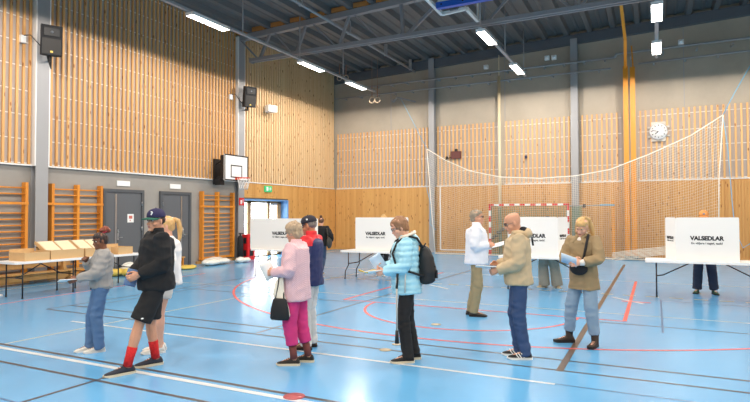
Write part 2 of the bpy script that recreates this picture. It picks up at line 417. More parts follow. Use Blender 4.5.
# ceiling: trapezoid sheet running away from the camera
b = MB(); x = XL-.3; vs = []; prof = []
while x < XR+.3:
    for dx, dz in ((0, 0), (.16, 0), (.22, .17), (.43, .17), (.47, .14), (.53, .14), (.57, .17), (.79, .17)): prof.append((x+dx, ceil_z(x+dx)+dz))
    x += .85
vs = [(px, yy, pz) for yy in (YF-.3, YB+.3) for px, pz in prof]; n = len(prof)
b.add(vs, [(i, i+n, i+n+1, i+1) for i in range(n-1)], 0)
x0, x1 = XL-.4, XR+.5
b.add([(x0, YF-.4, ceil_z(x0)+.22), (x1, YF-.4, ceil_z(x1)+.22), (x1, YB+.4, ceil_z(x1)+.22), (x0, YB+.4, ceil_z(x0)+.22),
       (x0, YF-.4, ceil_z(x0)+.5), (x1, YF-.4, ceil_z(x1)+.5), (x1, YB+.4, ceil_z(x1)+.5), (x0, YB+.4, ceil_z(x0)+.5)],
      [(0, 3, 2, 1), (4, 5, 6, 7), (0, 1, 5, 4), (1, 2, 6, 5), (2, 3, 7, 6), (3, 0, 4, 7)], 0)
x = XL-.3
while x < XR:      # orange fillers over the truss
    zc = ceil_z(x)
    for yy in (16.02, 16.28):
        b.box(x+.22, x+.79, yy-.02, yy+.02, zc+.0, zc+.15, 1)
    x += .85
struct(b.build('ceiling', [M_roof, M_orange_foam]))

# columns
def column(name, c, axis):
    m = MB(); x, y = c
    if axis == 'y':   # on the left wall
        m.box(x, x+.02, y-.16, y+.16, 0, 8.3); m.box(x+.18, x+.2, y-.16, y+.16, 0, 8.3); m.box(x+.02, x+.18, y-.02, y+.02, 0, 8.3)
        m.box(x, x+.2, y-.19, y-.16, 2.9, 8.3, 1); m.box(x, x+.2, y+.16, y+.19, 2.9, 8.3, 1)
    else:
        m.box(x-.13, x+.13, y-.24, y-.22, 0, 8.6); m.box(x-.13, x+.13, y-.02, y, 0, 8.6); m.box(x-.02, x+.02, y-.22, y-.02, 0, 8.6)
        m.box(x-.16, x-.13, y-.1, y, 2.9, 5.6, 1)
    return struct(m.build(name, [M_steel, M_batten]))
for i, y in enumerate((1.1, 8.66, 16.19)): column('trim_%d' % (i+2), (XL-.05, y), 'y')
for i, x in enumerate((-8.8, -2.8)): column('trim_%d' % (i+5), (x, YB), 'x')
b = MB(); q_ = []
for x in (XL-.02, XR):
    for dy, dz in ((-.14, -.36), (.06, -.36), (.06, .02), (-.14, .02)): q_.append((x, YB+dy, ceil_z(x)+dz))
b.add(q_, [(0, 1, 2, 3), (7, 6, 5, 4), (0, 4, 5, 1), (1, 5, 6, 2), (2, 6, 7, 3), (3, 7, 4, 0)]); struct(b.build('trim_7', M_steeld))

# ------------------------------------------------------------------ roof truss
TY = 16.15; tr = empty('roof_truss', (0, TY, 7.3)); tag(tr, 'grey steel roof truss spanning the hall under the ribbed ceiling', 'roof truss')
b = MB()
for dy in (-.09, .09): b.box(-13.25, XR, dy-.035, dy+.035, 0, .12)
b.box(-13.3, -13.2, -.1, .1, -.02, .14); b.build('bottom_chord', M_truss, tr)
b = MB()
b.add([(-13.75, -.09, ceil_z(-13.7)-7.3-.22), (-13.75, .09, ceil_z(-13.7)-7.3-.22), (-13.75, -.09, ceil_z(-13.7)-7.3-.02), (-13.75, .09, ceil_z(-13.7)-7.3-.02),
       (XR, -.09, ceil_z(XR)-7.3-.22), (XR, .09, ceil_z(XR)-7.3-.22), (XR, -.09, ceil_z(XR)-7.3-.02), (XR, .09, ceil_z(XR)-7.3-.02)],
      [(0, 1, 3, 2), (4, 6, 7, 5), (0, 4, 5, 1), (2, 3, 7, 6), (0, 2, 6, 4), (1, 5, 7, 3)]); b.build('top_chord', M_truss, tr)
def zt(x): return ceil_z(x)-7.3-.15
segs = [(-13.8, zt(-13.8), -12.95, .08, .05), (-12.4, zt(-12.4), -12.87, .08, .09), (-12.24, zt(-12.2), -11.45, .08, .05), (-10.85, zt(-10.9), -11.25, .08, .09),
        (-10.6, zt(-10.6), -9.6, .08, .05), (-9.1, zt(-9.1), -9.5, .08, .09), (-8.95, zt(-9), -7.95, .08, .05), (-7.2, zt(-7.2), -7.13, .08, .1), (-5.6, zt(-5.6), -7.0, .08, .09)]
x = -4.6
while x < 13.5:
    segs += [(x+.1, zt(x), x+.1, .08, .06), (x-1.2, zt(x), x, .08, .07), (x+1.4, zt(x), x+.2, .08, .07)]; x += 2.6
for xa, za, xb, zb, w_ in segs:
    m = MB(); m.beam((xa, 0, za), (xb, 0, zb), w_, w_, up=(0, 1, 0)); m.build('web_member', M_truss, tr)
b = MB(); pA, pB = fl(345, 15, 8.2), fl(361, 32, 8.2)
# service pipe under the roof, running into the distance
b = MB(); b.tube([(-9.6, 12.5, 8.1), (-9.6, YB-.15, 8.1)], .045, 8)
for y in (14, 17, 20, 22.5): b.box(-9.66, -9.54, y-.03, y+.03, 8.05, ceil_z(-9.6))
tag(b.build('ceiling_pipe', M_steel), 'long grey service pipe fixed under the ribbed roof beyond the truss', 'pipe')

# ------------------------------------------------------------------ light rails and fixtures
def rail(x, z, y0, y1, where):
    r = empty('light_rail', (x, y0, z)); tag(r, where, 'light rail', 'light rails under the roof')
    m = MB(); m.box(-.05, .05, 0, y1-y0, 0, .06); m.build('rail', M_steel, r)
    y = .1
    while y < y1-y0:
        m = MB(); m.tube([(0, y, .06), (0, y, ceil_z(x)-z)], .02, 6); m.build('hanger', M_steel, r); y += 2.95
    return r
ZR = 6.97
rail(-10.8, ZR, -8, 21.4, 'long grey light rail nearest the slatted left wall, hung on rods')
rail(-4.4, ZR, 15.3, 21.6, 'short grey light rail beyond the truss, right of the blue hoisted backboard')
rail(-4.4, ZR, -8, 11.5, 'light rail above the camera, out of the photo')
rail(.1, ZR, -8, 21.1, 'grey light rail coming straight down at the top right of the photo')
rail(5.6, ZR, -8, 21.1, 'light rail on the unseen right side of the hall'); rail(11, ZR, -8, 21.1, 'light rail by the unseen right wall')
ZL_ = ZR-.04
LP = [(-10.8, y, ZL_) for y in (-5, -1.5, 2, 6.5, 11.35, 16.42, 19.72)]+[(-4.4, y, ZL_) for y in (-5, -1, 3, 6.5, 10.5, 16.12, 20.15)]
LP += [(.1, y, ZL_) for y in (-5, -1, 3, 7.5, 12, 16.12, 19.6)]+[(5.6, y, ZL_) for y in (-5, 1, 7.5, 14, 19.6)]+[(11, y, ZL_) for y in (-5, 1, 7.5, 14, 19.6)]
seen = {(-10.8, 11.35): 'bright rectangular ceiling lamp nearest the camera on the left wall rail', (-10.8, 16.42): 'bright ceiling lamp on the left wall rail just below the truss end',
        (-10.8, 19.72): 'farthest bright ceiling lamp on the left wall rail, by the gym rings', (-4.4, 16.12): 'bright ceiling lamp right beside the truss on the middle rail',
        (-4.4, 20.15): 'farther bright ceiling lamp at the end of the middle rail', (.1, 16.12): 'upper of the two bright lamps at the top right of the photo',
        (.1, 19.6): 'lower of the two bright lamps at the top right of the photo'}
LE = 38.; SE = 270.
for x, y, z in LP:
    if x > 1 : lab = 'ceiling lamp on the unseen right side of the hall'
    else: lab = seen.get((x, y), 'ceiling lamp outside the photo above or behind the camera')
    t_ = empty('ceiling_light', (x, y, z)); tag(t_, lab, 'ceiling lamp', 'rail lamps under the roof')
    m = MB(); m.box(-.13, .13, -.69, .69, -.02, .04); m.box(-.14, -.125, -.7, .7, -.045, .04); m.box(.125, .14, -.7, .7, -.045, .04); m.box(-.14, .14, -.705, -.69, -.045, .04); m.box(-.14, .14, .69, .705, -.045, .04)
    m.build('housing', M_white, t_)
    m = MB(); m.box(-.122, .122, -.685, .685, -.04, -.021); m.build('diffuser', M_lamp, t_)
    ld = bpy.data.lights.new('lamp_light', 'AREA'); ld.shape = 'RECTANGLE'; ld.size = .24; ld.size_y = 1.36; ld.energy = LE; ld.color = (1, .905, .815); ld.spread = radians(175)
    lo = bpy.data.objects.new('lamp_light', ld); COL.objects.link(lo); lo.parent = t_; lo.location = (0, 0, -.05)
    ld = bpy.data.lights.new('lamp_wide_light', 'SPOT'); ld.energy = SE; ld.color = (1, .905, .815); ld.spot_size = radians(178); ld.spot_blend = .04; ld.shadow_soft_size = .1
    lo = bpy.data.objects.new('lamp_wide_light', ld); COL.objects.link(lo); lo.parent = t_; lo.location = (0, 0, -.16)
w_ = bpy.data.worlds.new('sky'); SC.world = w_; w_.use_nodes = True
bg = w_.node_tree.nodes['Background']; bg.inputs[0].default_value = (.93, .97, 1, 1); bg.inputs[1].default_value = 10.
SC.view_settings.view_transform = 'Standard'; SC.view_settings.look = 'None'; SC.view_settings.gamma = 1; SC.view_settings.exposure = .0

# ------------------------------------------------------------------ doors and signs on the left wall
def steel_door(name, y0, y1, z1, hinge_right, sticker):
    X = XL-.04
    m = MB(); f = .09
    m.box(X, X+.07, y0, y0+f, 0, z1); m.box(X, X+.07, y1-f, y1, 0, z1); m.box(X, X+.07, y0+f, y1-f, z1-f, z1)
    d = struct(m.build(name, M_doorf))
    m = MB(); m.box(X, X+.04, y0+f+.005, y1-f-.005, .01, z1-f-.005); m.build('door_leaf', M_door, d)
    ys = y0+.42 if hinge_right else y1-.42
    m = MB(); m.box(X+.04, X+.055, ys-.025, ys+.025, .02, z1-f-.05); m.build('metal_strip', M_chrome, d)
    m = MB(); m.box(X+.04, X+.055, ys+.05, ys+.1, .95, 1.25); m.tube([(X+.055, ys+.075, 1.02), (X+.1, ys+.075, 1.02), (X+.1, ys+.2, 1.02)], .011, 8); m.tube([(X+.05, ys+.075, 1.18), (X+.075, ys+.075, 1.18)], .025, 10); m.build('door_handle', M_chrome, d)
    yh = y1-f if hinge_right else y0+f
    for z in (.3, 1.2, 1.95):
        m = MB(); m.tube([(X+.075, yh, z), (X+.075, yh, z+.12)], .012, 8); m.build('hinge', M_chrome, d)
    if sticker:
        m = MB(); m.box(X+.04, X+.043, y1-.58, y1-.36, 1.45, 1.7); st = m.build('door_notice', M_white, d)
        m = MB(); m.box(X+.043, X+.045, y1-.53, y1-.41, 1.56, 1.65); m.box(X+.043, X+.045, y1-.5, y1-.47, 1.49, 1.53); m.build('notice_print', mat('notice_red', (200, 110, 96), .6), st)
    else:
        m = MB(); m.box(X+.04, X+.043, y0+.36, y0+.56, 1.55, 1.6); m.build('door_plate', M_white, d)
steel_door('door_1', 10.5, 11.9, 2.42, True, True)
steel_door('door_2', 12.52, 13.82, 2.42, False, False)
for y, lab in ((11.2, 'small white plate above the left grey door'), (13.17, 'small white plate above the right grey door')):
    m = MB(); m.box(XL-.045, XL-.02, y-.22, y+.22, 2.52, 2.67); tag(m.build('sign_plate', M_white), lab, 'sign', 'plates above the grey doors')
sg = on_x(268, 189, XL+.05)
m = MB(); m.box(XL+.027, XL+.08, sg.y-.22, sg.y+.22, sg.z-.12, sg.z+.12); s_ = m.build('exit_sign', M_green); tag(s_, 'green and white emergency exit sign over the glass door', 'sign')
m = MB(); X = XL+.082
m.box(X, X+.004, sg.y-.14, sg.y-.02, sg.z-.08, sg.z+.08); m.beam((X, sg.y+.0, sg.z), (X, sg.y+.14, sg.z), .02, .03); m.beam((X, sg.y+.08, sg.z+.06), (X, sg.y+.15, sg.z), .02, .025); m.beam((X, sg.y+.08, sg.z-.06), (X, sg.y+.15, sg.z), .02, .025)
m.build('pictogram', M_white, s_)
m = MB(); m.box(XL+.152, XL+.165, 16.05, 16.33, 2.02, 2.3); s_ = m.build('fire_sign', M_red); tag(s_, 'small red fire equipment sign on the steel column', 'sign')
m = MB(); X = XL+.166; m.box(X, X+.003, 16.12, 16.2, 2.07, 2.22); m.beam((X, 16.25, 2.1), (X, 16.25, 2.25), .02, .03); m.build('pictogram', M_white, s_)

# ------------------------------------------------------------------ wall bars
def wall_bars(ys, lab):
    r = empty('wall_bars', (XL+.02, ys[0], 0)); tag(r, lab, 'wall bars', 'wooden wall bars')
    for y in ys:
        m = MB(); m.box(-.06, .1, y-ys[0]-.035, y-ys[0]+.035, .12, 2.48); m.build('upright', M_orange, r)
    m = MB(); m.box(.1, .13, -.16, ys[-1]-ys[0]+.03, 1.93, 1.99); m.build('thick_rail', M_orange, r)
    m = MB(); m.box(.0, .03, -.1, ys[-1]-ys[0]+.03, .14, .22); m.build('bottom_board', M_orange, r)
    for z in (2.34, 2.19, 1.99-.27, 1.57, 1.42, 1.27, 1.12, .97, .82, .67, .52, .37):
        m = MB(); m.tube([(.06, .02, z), (.06, ys[-1]-ys[0]-.02, z)], .019, 8); m.build('rung', M_orange, r)
wall_bars((6.75, 7.55, 8.31), 'orange wooden wall bars at the left edge of the photo, left of the grey column')
wall_bars((8.98, 9.68, 10.38), 'double orange wooden wall bars between the grey column and the left door')
wall_bars((14.28, 15.03, 15.82), 'double orange wooden wall bars between the right door and the fire sign column')

# benches under the wall bars
def gym_bench(x, y0, y1, z, lab):
    r = empty('gym_bench', (x, y0, z)); tag(r, lab, 'bench', 'low wooden gym benches by the wall bars')
    L = y1-y0
    m = MB(); m.box(-.12, .12, 0, L, .26, .3); m.build('seat', M_bench, r)
    m = MB(); m.box(-.015, .015, .1, L-.1, .1, .24); m.build('rail', M_bench, r)
    for yy in (.3, L-.3):
        m = MB(); m.box(-.13, .13, yy-.04, yy+.04, 0, .06); m.box(-.1, .1, yy-.035, yy+.035, .06, .26); m.build('foot', M_bench, r)
gym_bench(-13.42, 5.9, 9.5, 0, 'low wooden gym bench standing on the floor along the wall bars')
gym_bench(-13.42, 5.7, 9.3, .3, 'upper wooden gym bench stacked on the other by the wall bars')

# ------------------------------------------------------------------ folding tables
def table(x0, x1, y0, y1, lab, along='x', bow=False, H=.74, group='white folding tables'):
    cx, cy = (x0+x1)/2, (y0+y1)/2
    r = empty('folding_table', (cx, cy, 0)); tag(r, lab, 'table', group)
    L, W = ((x1-x0), (y1-y0)) if along == 'x' else ((y1-y0), (x1-x0))
    T = (lambda u, v, z: (u, v, z)) if along == 'x' else (lambda u, v, z: (v, u, z))
    hl, hw = L/2, W/2; rd = .05; out = []
    for sx, sy, a0 in ((1, 1, 0), (-1, 1, 90), (-1, -1, 180), (1, -1, 270)):
        for k in range(5):
            a = radians(a0+k*22.5); out.append((sx*(hl-rd)+rd*cos(a), sy*(hw-rd)+rd*sin(a)))
    if along != 'x': out = [(v, u) for u, v in out][::-1]
    m = MB(); m.prism(out, H-.045, H); m.build('table_top', M_white, r)
    for s in (-1, 1):
        xe = s*(hl-.2)
        for v in (-hw+.1, hw-.1):
            m = MB()
            if bow: m.tube([T(xe, v, H-.045), T(xe, v, .42), T(xe-s*-.0, v, .36), T(xe+s*.09, v+.0, .2), T(xe+s*.1, v, .015)], .0135, 8)
            else: m.tube([T(xe, v, H-.045), T(xe, v, .01)], .0145, 8)
            lg = m.build('leg', M_black, r)
            m = MB(); q = T(xe+(s*.1 if bow else 0), v, 0); m.tube([(q[0], q[1], 0), (q[0], q[1], .04)], .018, 8); m.build('foot_cap', M_black, lg)
        m = MB(); m.tube([T(xe, -hw+.1, .40), T(xe, hw-.1, .40)], .012, 8); m.build('cross_bar', M_black, r)
        m = MB(); m.tube([T(xe, 0, .40), T(xe-s*.12, 0, .42), T(xe-s*.62, 0, H-.05)], .012, 8); m.build('brace', M_black, r)
table(-11.95, -11.2, 6.55, 8.03, 'white folding table nearest the left edge of the photo, carrying ballot boxes', 'y')
table(-11.95, -11.2, 8.06, 9.6, 'white folding table behind the girl in grey, its far end by the left door', 'y')
table(-9.87, -8.05, 11.98, 12.72, 'white folding table with polling screen in front of the glass door', bow=True)
table(-7.3, -5.4, 12.42, 13.22, 'white folding table with polling screen beyond the woman in light blue', bow=True)
table(-3.15, -1.22, 12.3, 13.1, 'white folding table with polling screen beyond the bald man')
table(-.2, 2.0, 12.38, 13.12, 'white folding table at the right edge with the largest polling screen')

# ------------------------------------------------------------------ polling screens (three-sided cardboard, lettered VALSEDLAR)
def screen(xa, xb, y, la, ra, zt_, lab, z0=.741, tx=None, back=None, dep=.5):
    r = empty('polling_screen', (xa, y, z0)); tag(r, lab, 'polling screen', 'white polling screens')
    W = xb-xa; h = zt_-z0; th = .006
    def panel(p, q, nm):
        p, q = V3(p), V3(q); d = (q-p).normalized(); n_ = V3((-d.y, d.x, 0)); L = (q-p).length; rr = .04
        o = [(0, 0), (L, 0)]+[(L-rr+rr*cos(radians(a)), h-rr+rr*sin(radians(a))) for a in (0, 30, 60, 90)]+[(rr-rr*sin(radians(a)), h-rr+rr*cos(radians(a))) for a in (0, 30, 60, 90)]
        k = len(o); vs = [p+d*u+V3((0, 0, z)) for u, z in o]+[p+d*u+V3((0, 0, z))+n_*th for u, z in o]
        m = MB(); m.add(vs, [tuple(range(k)), tuple(range(k, 2*k))[::-1]]+[(i, i+k, (i+1) % k+k, (i+1) % k) for i in range(k)])
        return m.build(nm, M_card, r), p, d, n_, L
    ps = [panel((0, 0, 0), (W, 0, 0), 'front_panel')]
    ps.append(panel((-la, dep, 0), (0, 0, 0), 'side_panel')); ps.append(panel((W, 0, 0), (W+ra, dep, 0), 'side_panel'))
    for i, (ob, p, d, n_, L) in enumerate(ps):
        f = (.5 if tx is None or i else tx); c = p+d*(L*f)+V3((0, 0, h*.52))-n_*.002
        M = Matrix((d, V3((0, 0, 1)), -n_)).transposed().to_4x4(); M.translation = c
        k = 1. if i == 0 else .62
        text_mesh('lettering', 'VALSEDLAR', .108*k, M_black_ink, M, ob, bold=.0058, sx=.98)
        M2 = M.copy(); M2.translation = c-V3((0, 0, .095*k))
        text_mesh('small_lettering', 'En väljare i taget, tack!', .058*k, M_black_ink, M2, ob, bold=.0012, sx=1.0)
    return r
def xat(px, Y): return on_y(px, 240, Y).x
Y1 = 12.5
screen(xat(675.5, Y1), xat(739.5, Y1), Y1, .17, -.12, on_y(700, 217.5, Y1).z, 'large white polling screen on the rightmost table, lettered in black')
screen(xat(507.5, 12.4), xat(558, 12.4), 12.4, .0, .13, on_y(540, 217, 12.4).z, 'white polling screen behind the bald man, its right flap lettered', tx=.5)
screen(xat(355.5, 12.52), xat(396, 12.52), 12.52, .1, .12, on_y(370, 217.5, 12.52).z, 'white polling screen behind the woman in the light blue jacket', tx=.5)
screen(xat(268.5, 12.05)-.62, xat(268.5, 12.05)+1.2, 12.05, .05, .05, on_y(290, 218.5, 12.05).z, 'white polling screen in front of the glass door, partly hidden by the pink jacket', tx=.56)

# ------------------------------------------------------------------ ballot boxes on the left tables
def ballot_box(x, y, wx, wy, hgt, lid, lab):
    z = .741
    r = empty('ballot_tray', (x, y, z)); tag(r, lab, 'cardboard box', 'brown cardboard trays on the left tables'); t = .008
    m = MB(); m.box(-wx/2, wx/2, -wy/2, wy/2, 0, t)
    for s in (-1, 1):
        m.box(s*wx/2-t/2, s*wx/2+t/2, -wy/2, wy/2, 0, hgt*(1 if s > 0 else 1.35)); m.box(-wx/2, wx/2, s*wy/2-t/2, s*wy/2+t/2, 0, hgt)
    for k in (-.17, .17): m.box(-wx/2, wx/2, k*wy*2-t/2, k*wy*2+t/2, 0, hgt*.9)
    m.build('tray', M_box, r)
    if lid:
        m = MB(); m.beam((wx*.3, 0, hgt*.75), (-wx*.52, 0, hgt*1.75), wy*.46, .05, up=(0, 0, 1)); m.v = [tuple(v) for v in m.v]
        m2 = MB(); 
        for s in (-.25, .25): m2.obox((-wx*.1, s*wy*1.0, hgt*1.2), (-1, 0, .55), (0, 1, 0), (.55, 0, 1), wx*.46, wy*.22, .02)
        m2.build('ballot_stack', M_boxin, r)
        m3 = MB(); m3.obox((-wx*.14, 0, hgt*1.1), (-1, 0, .55), (0, 1, 0), (.55, 0, 1), wx*.5, wy*.5, .006)
        for s in (-1, 0, 1): m3.obox((-wx*.14, s*wy*.5, hgt*1.16), (-1, 0, .55), (0, 1, 0), (.55, 0, 1), wx*.5, .006, .035)
        m3.build('sloped_rack', M_box, r)
    else:
        m2 = MB(); m2.box(-wx/2+.02, wx/2-.02, -wy/2+.02, -.02, .01, hgt*.8); m2.box(-wx/2+.02, wx/2-.02, .02, wy/2-.02, .01, hgt*.7); m2.build('ballot_stack', M_boxin, r)
def yat(px, z=.8): d = ray(px, 201); return d.y/d.x*-11.55
def bb(pa, pb, *a): ya, yb = yat(pa), yat(pb); ballot_box(-11.55, (ya+yb)/2, .52, (yb-ya)-.02, *a)
bb(17, 43, .17, False, 'low brown cardboard tray nearest the left edge, without a slope')
bb(43.5, 77, .19, True, 'brown cardboard tray with two sloped compartments, left of the raised hand')
bb(78, 104, .19, True, 'brown cardboard tray with sloped compartments directly behind the face of the girl')
bb(111, 126, .17, False, 'small brown cardboard tray at the table end behind the neck of the girl')

# white stand with red board at the far left
r = empty('sign_stand', (-12.3, 6.62, 0)); tag(r, 'white upright post with a white rail and red board behind the left table', 'stand')
m = MB(); m.box(-.03, .03, -.03, .03, 0, 1.3); m.build('post', M_white, r)
m = MB(); m.box(-.2, .2, -.2, .2, 0, .03); m.build('base', M_white, r)
m = MB(); m.box(-.015, .015, -1.2, -.03, .98, 1.04); m.build('rail', M_white, r)
m = MB(); m.box(-.01, .01, -1.2, -.25, .74, .84); m.build('board', M_red, r)

# ------------------------------------------------------------------ packs lying on the floor by the wall
def pack(px, py, sx, sy, sz, mt, lab, seed, z0=0.):
    p = fl(px, py); m = MB(); random.seed(seed)
    for i in range(5): m.ellip((random.uniform(-.35, .35)*sx, random.uniform(-.35, .35)*sy, sz*.5), (sx*.35, sy*.4, sz*random.uniform(.45, .6)))
    o = remeshed(m, 'plastic_pack', mt, .03, None, 1, lambda c, n: .02*noise.noise(c*9+V3((seed, 0, 0))))
    for v in o.data.vertices: v.co.z = max(0, v.co.z)
    o.location = (p.x, p.y, z0); tag(o, lab, 'plastic bag', 'packs on the floor by the left wall'); return o
pack(215, 264.5, .75, .95, .22, M_plastic_bag, 'crumpled white plastic pack lying on the floor below the right wall bars', 1)
pack(241, 262.5, .35, .5, .18, M_plastic_bag, 'small white plastic pack on the floor at the foot of the red cabinet', 2)
pack(186, 269, .5, .7, .1, M_yellow, 'flat yellowish pack on the floor behind the ponytailed woman', 3)
pack(121, 276, .6, .5, .2, M_yellow, 'yellow and white pack on the floor at the end of the left tables', 4)
pack(134, 273.5, .5, .7, .3, M_plastic_bag, 'larger clear plastic pack against the left door behind the table end', 5)
r = empty('wooden_stool', fl(182, 268)+V3((-.3, 0, 0))); tag(r, 'small wooden stool in front of the right grey door', 'stool')
m = MB(); m.box(-.18, .18, -.25, .25, .3, .34); m.build('seat', M_bench, r)
for sy in (-1, 1): m = MB(); m.box(-.15, .15, sy*.2-.02, sy*.2+.02, 0, .3); m.build('leg', M_orange, r)

# red cabinet and black case by the glass door
pr = fl(242, 259.5)
r = empty('fire_cabinet', (XL+.3, pr.y+.1, 0)); tag(r, 'red upright extinguisher cabinet with two dark slots beside the glass door', 'fire cabinet')
m = MB(); m.box(-.12, .14, -.2, .22, 0, .95); m.build('body', M_red, r)
for a_ in ((.14, .15, -.08, .1, .6, .82), (.14, .15, -.08, .1, .14, .36), (-.05, .08, -.205, -.2, .6, .82), (-.05, .08, -.205, -.2, .14, .36)): m = MB(); m.box(*a_); m.build('slot', M_blackm, r)
m = MB(); m.tube([(XL+.28, pr.y-.32, 0), (XL+.28, pr.y-.32, .82), (XL+.28, pr.y-.32, .9)], [.11, .11, .05], 12); m.tube([(XL+.28, pr.y-.32, .9), (XL+.28, pr.y-.32, 1.0)], .03, 8); m.box(XL+.22, XL+.42, pr.y-.34, pr.y-.3, .97, 1.0)
tag(m.build('fire_extinguisher', M_blackm), 'black cylinder extinguisher standing left of the red cabinet', 'fire extinguisher')

# ------------------------------------------------------------------ speakers, camera, wall hoop
def speaker(c, w_, d_, h_, aim, lab):
    r = empty('wall_speaker', c, aim); r.rotation_euler = (0, .16, aim); tag(r, lab, 'loudspeaker', 'black loudspeakers on the columns')
    m = MB(); o = [(-d_/2, -w_*.32), (-d_/2, w_*.32), (0, w_/2), (d_/2, w_/2), (d_/2, -w_/2), (0, -w_/2)]; m.prism(o, -h_/2, h_/2)
    m.build('cabinet', M_blackm, r)
    m = MB(); m.box(d_/2, d_/2+.015, -w_*.44, w_*.44, -h_*.47, h_*.05); m.build('grille', mat('speaker_grille', (46, 44, 42), .5, metal=.3), r)
    m = MB(); m.obox((d_/2+.01, 0, h_*.27), (1, 0, 0), (0, 1, 0), (0, 0, 1), .012, w_*.36, h_*.13); m.build('horn', M_black, r)
    m = MB(); m.tube([(d_/2+.012, 0, h_*.27), (d_/2+.03, 0, h_*.27)], .035, 10); m.build('tweeter', M_steeld, r)
    m = MB(); m.box(d_/2+.016, d_/2+.02, -.03, .03, -h_*.42, -h_*.36); m.build('badge', M_yellow, r)
    m = MB(); m.beam((-.02, 0, -h_/2), (-.02, 0, -h_/2-.14), .05, .05); m.tube([(-.02, 0, -h_/2-.1), (-d_/2-.18, 0, -h_/2-.12)], .025, 8); m.box(-d_/2-.2, -d_/2-.16, -.06, .06, -h_/2-.3, -h_/2+.02); m.build('bracket', M_black, r)
    return r
sp = on_x(51, 41, XL+.55); speaker(sp, .46, .42, .72, radians(-28), 'large black loudspeaker on the grey column at upper left')
sp = on_x(248.5, 97, XL+.5); speaker(sp, .44, .42, .74, radians(-28), 'black loudspeaker on the second column above the basketball hoop')
def socket(px, py, lab):
    p = on_x(px, py, XL+.09); m = MB(); m.box(p.x-.06, p.x+.03, p.y-.06, p.y+.06, p.z-.09, p.z+.09)
    q = p+V3((0, .1, 0)); o = m.build('wall_socket', M_white); tag(o, lab, 'socket', 'white sockets on the slatted wall')
    m = MB(); m.tube([p+V3((.02, 0, .09)), p+V3((.1, .12, .12)), p+V3((.1, .4, -.1)), p+V3((.14, .62, -.22))], .012, 6); m.build('cable', M_blackm, o)
socket(23, 39, 'white socket with cable left of the upper left loudspeaker'); socket(231, 97, 'white socket with cable left of the second loudspeaker')
p = on_x(271, 109, XL+.35); r = empty('wall_projector', p, radians(-20)); tag(r, 'small white box unit on a bracket high on the slatted wall', 'wall unit')
m = MB(); m.box(-.14, .14, -.2, .2, -.13, .13); m.build('housing', M_white, r)
m = MB(); m.box(-.33, -.14, -.03, .03, -.02, .02); m.box(-.36, -.3, -.05, .05, -.12, .12); m.build('bracket', M_steeld, r)

p0, p1 = on_x(224.5, 154, XL+.62), on_x(248, 180, XL+.62); XB = XL+.62
bw = p1.y-p0.y; zc = on_x(236, 168, XB).z; yc = (p0.y+p1.y)/2
r = empty('wall_basketball_hoop', (XB, yc, zc)); tag(r, 'wall mounted basketball hoop with white backboard and orange rim by the second column', 'basketball hoop')
bh = .92
m = MB(); m.box(-.03, 0, -bw/2, bw/2, -bh/2, bh/2); m.build('backboard', M_white, r)
m = MB(); f = .045
m.box(0, .004, -bw/2, bw/2, bh/2-f, bh/2); m.box(0, .004, -bw/2, bw/2, -bh/2, -bh/2+f); m.box(0, .004, -bw/2, -bw/2+f, -bh/2+f, bh/2-f); m.box(0, .004, bw/2-f, bw/2, -bh/2+f, bh/2-f)
m.box(0, .004, -.3, .3, .06, .1); m.box(0, .004, -.3, .3, -.35, -.31); m.box(0, .004, -.3, -.26, -.31, .06); m.box(0, .004, .26, .3, -.31, .06); m.build('border_lines', M_black, r)
rz = -.36; rim = [(.1+.225+.225*cos(2*pi*i/24), .225*sin(2*pi*i/24), rz) for i in range(25)]
m = MB(); m.tube(rim, .012, 6); m.box(0, .12, -.07, .07, rz-.06, rz+.01); m.build('rim', mat('orange_rim', (226, 74, 40), .4), r)
m = MB()
for i in range(12):
    a = 2*pi*i/12; c_ = V3((.325, 0, 0))
    for sgn in (1, -1):
        pts = [c_+V3(((.22-.09*k/4)*cos(a+sgn*k*.26), (.22-.09*k/4)*sin(a+sgn*k*.26), rz-.02-.1*k)) for k in range(5)]; m.tube(pts, .006, 4)
m.build('net', M_white, r)
m = MB(); m.box(-.2, -.03, -bw/2+.02, -bw/2+.14, -.4, .42); m.beam((-.1, -bw/2+.1, -.3), (-.5, -bw/2+.1, -.42), .07, .07); m.beam((-.1, -bw/2+.1, .25), (-.5, -bw/2+.1, .1), .05, .05); m.beam((-.1, bw/2-.15, -.3), (-.5, -bw/2+.25, -.42), .05, .05); m.box(-.52, -.46, -bw/2, -bw/2+.36, -.6, .3); m.box(-.46, -.2, -bw/2+.02, -bw/2+.22, -.62, -.42)
m.build('support_arm', M_black, r)

# ------------------------------------------------------------------ hoisted backboard and frame near the truss
r = empty('hoisted_basketball_frame', (-5.0, 14.8, 7.4)); tag(r, 'grey ceiling hoist frame with a blue padded backboard, at the top edge', 'basketball frame')
m = MB()
m.beam((-.4, -2.5, .1), (-.4, .19, .02), .09, .09); m.beam((-.4, .19, .02), (.36, .09, .02), .09, .09); m.beam((.36, .09, .02), (.36, 1.2, .02), .09, .09); m.beam((.36, 1.2, .0), (.36, 1.2, .9), .05, .05); m.beam((-.4, -2.3, .1), (-.4, -2.3, .95), .05, .05); m.beam((.6, -2, .1), (.6, .8, 1.0), .05, .05)
m.build('frame', M_batten, r)
m = MB(); m.box(-.28, 1.35, -.5, -.42, .0, .95); m.build('backboard', M_white, r)
m = MB(); m.box(-.31, 1.38, -.54, -.38, -.07, .09); m.build('padding', M_bluepad, r)
m = MB()
for x in (-.16, .45, 1.1): m.tube([(x, -.545, .02), (x, -.535, .02)], .028, 8)
m.build('bolt', M_blackm, r)
m = MB(); m.box(-.12, .12, .0, .16, .03, .16); m.build('winch', M_steeld, r)

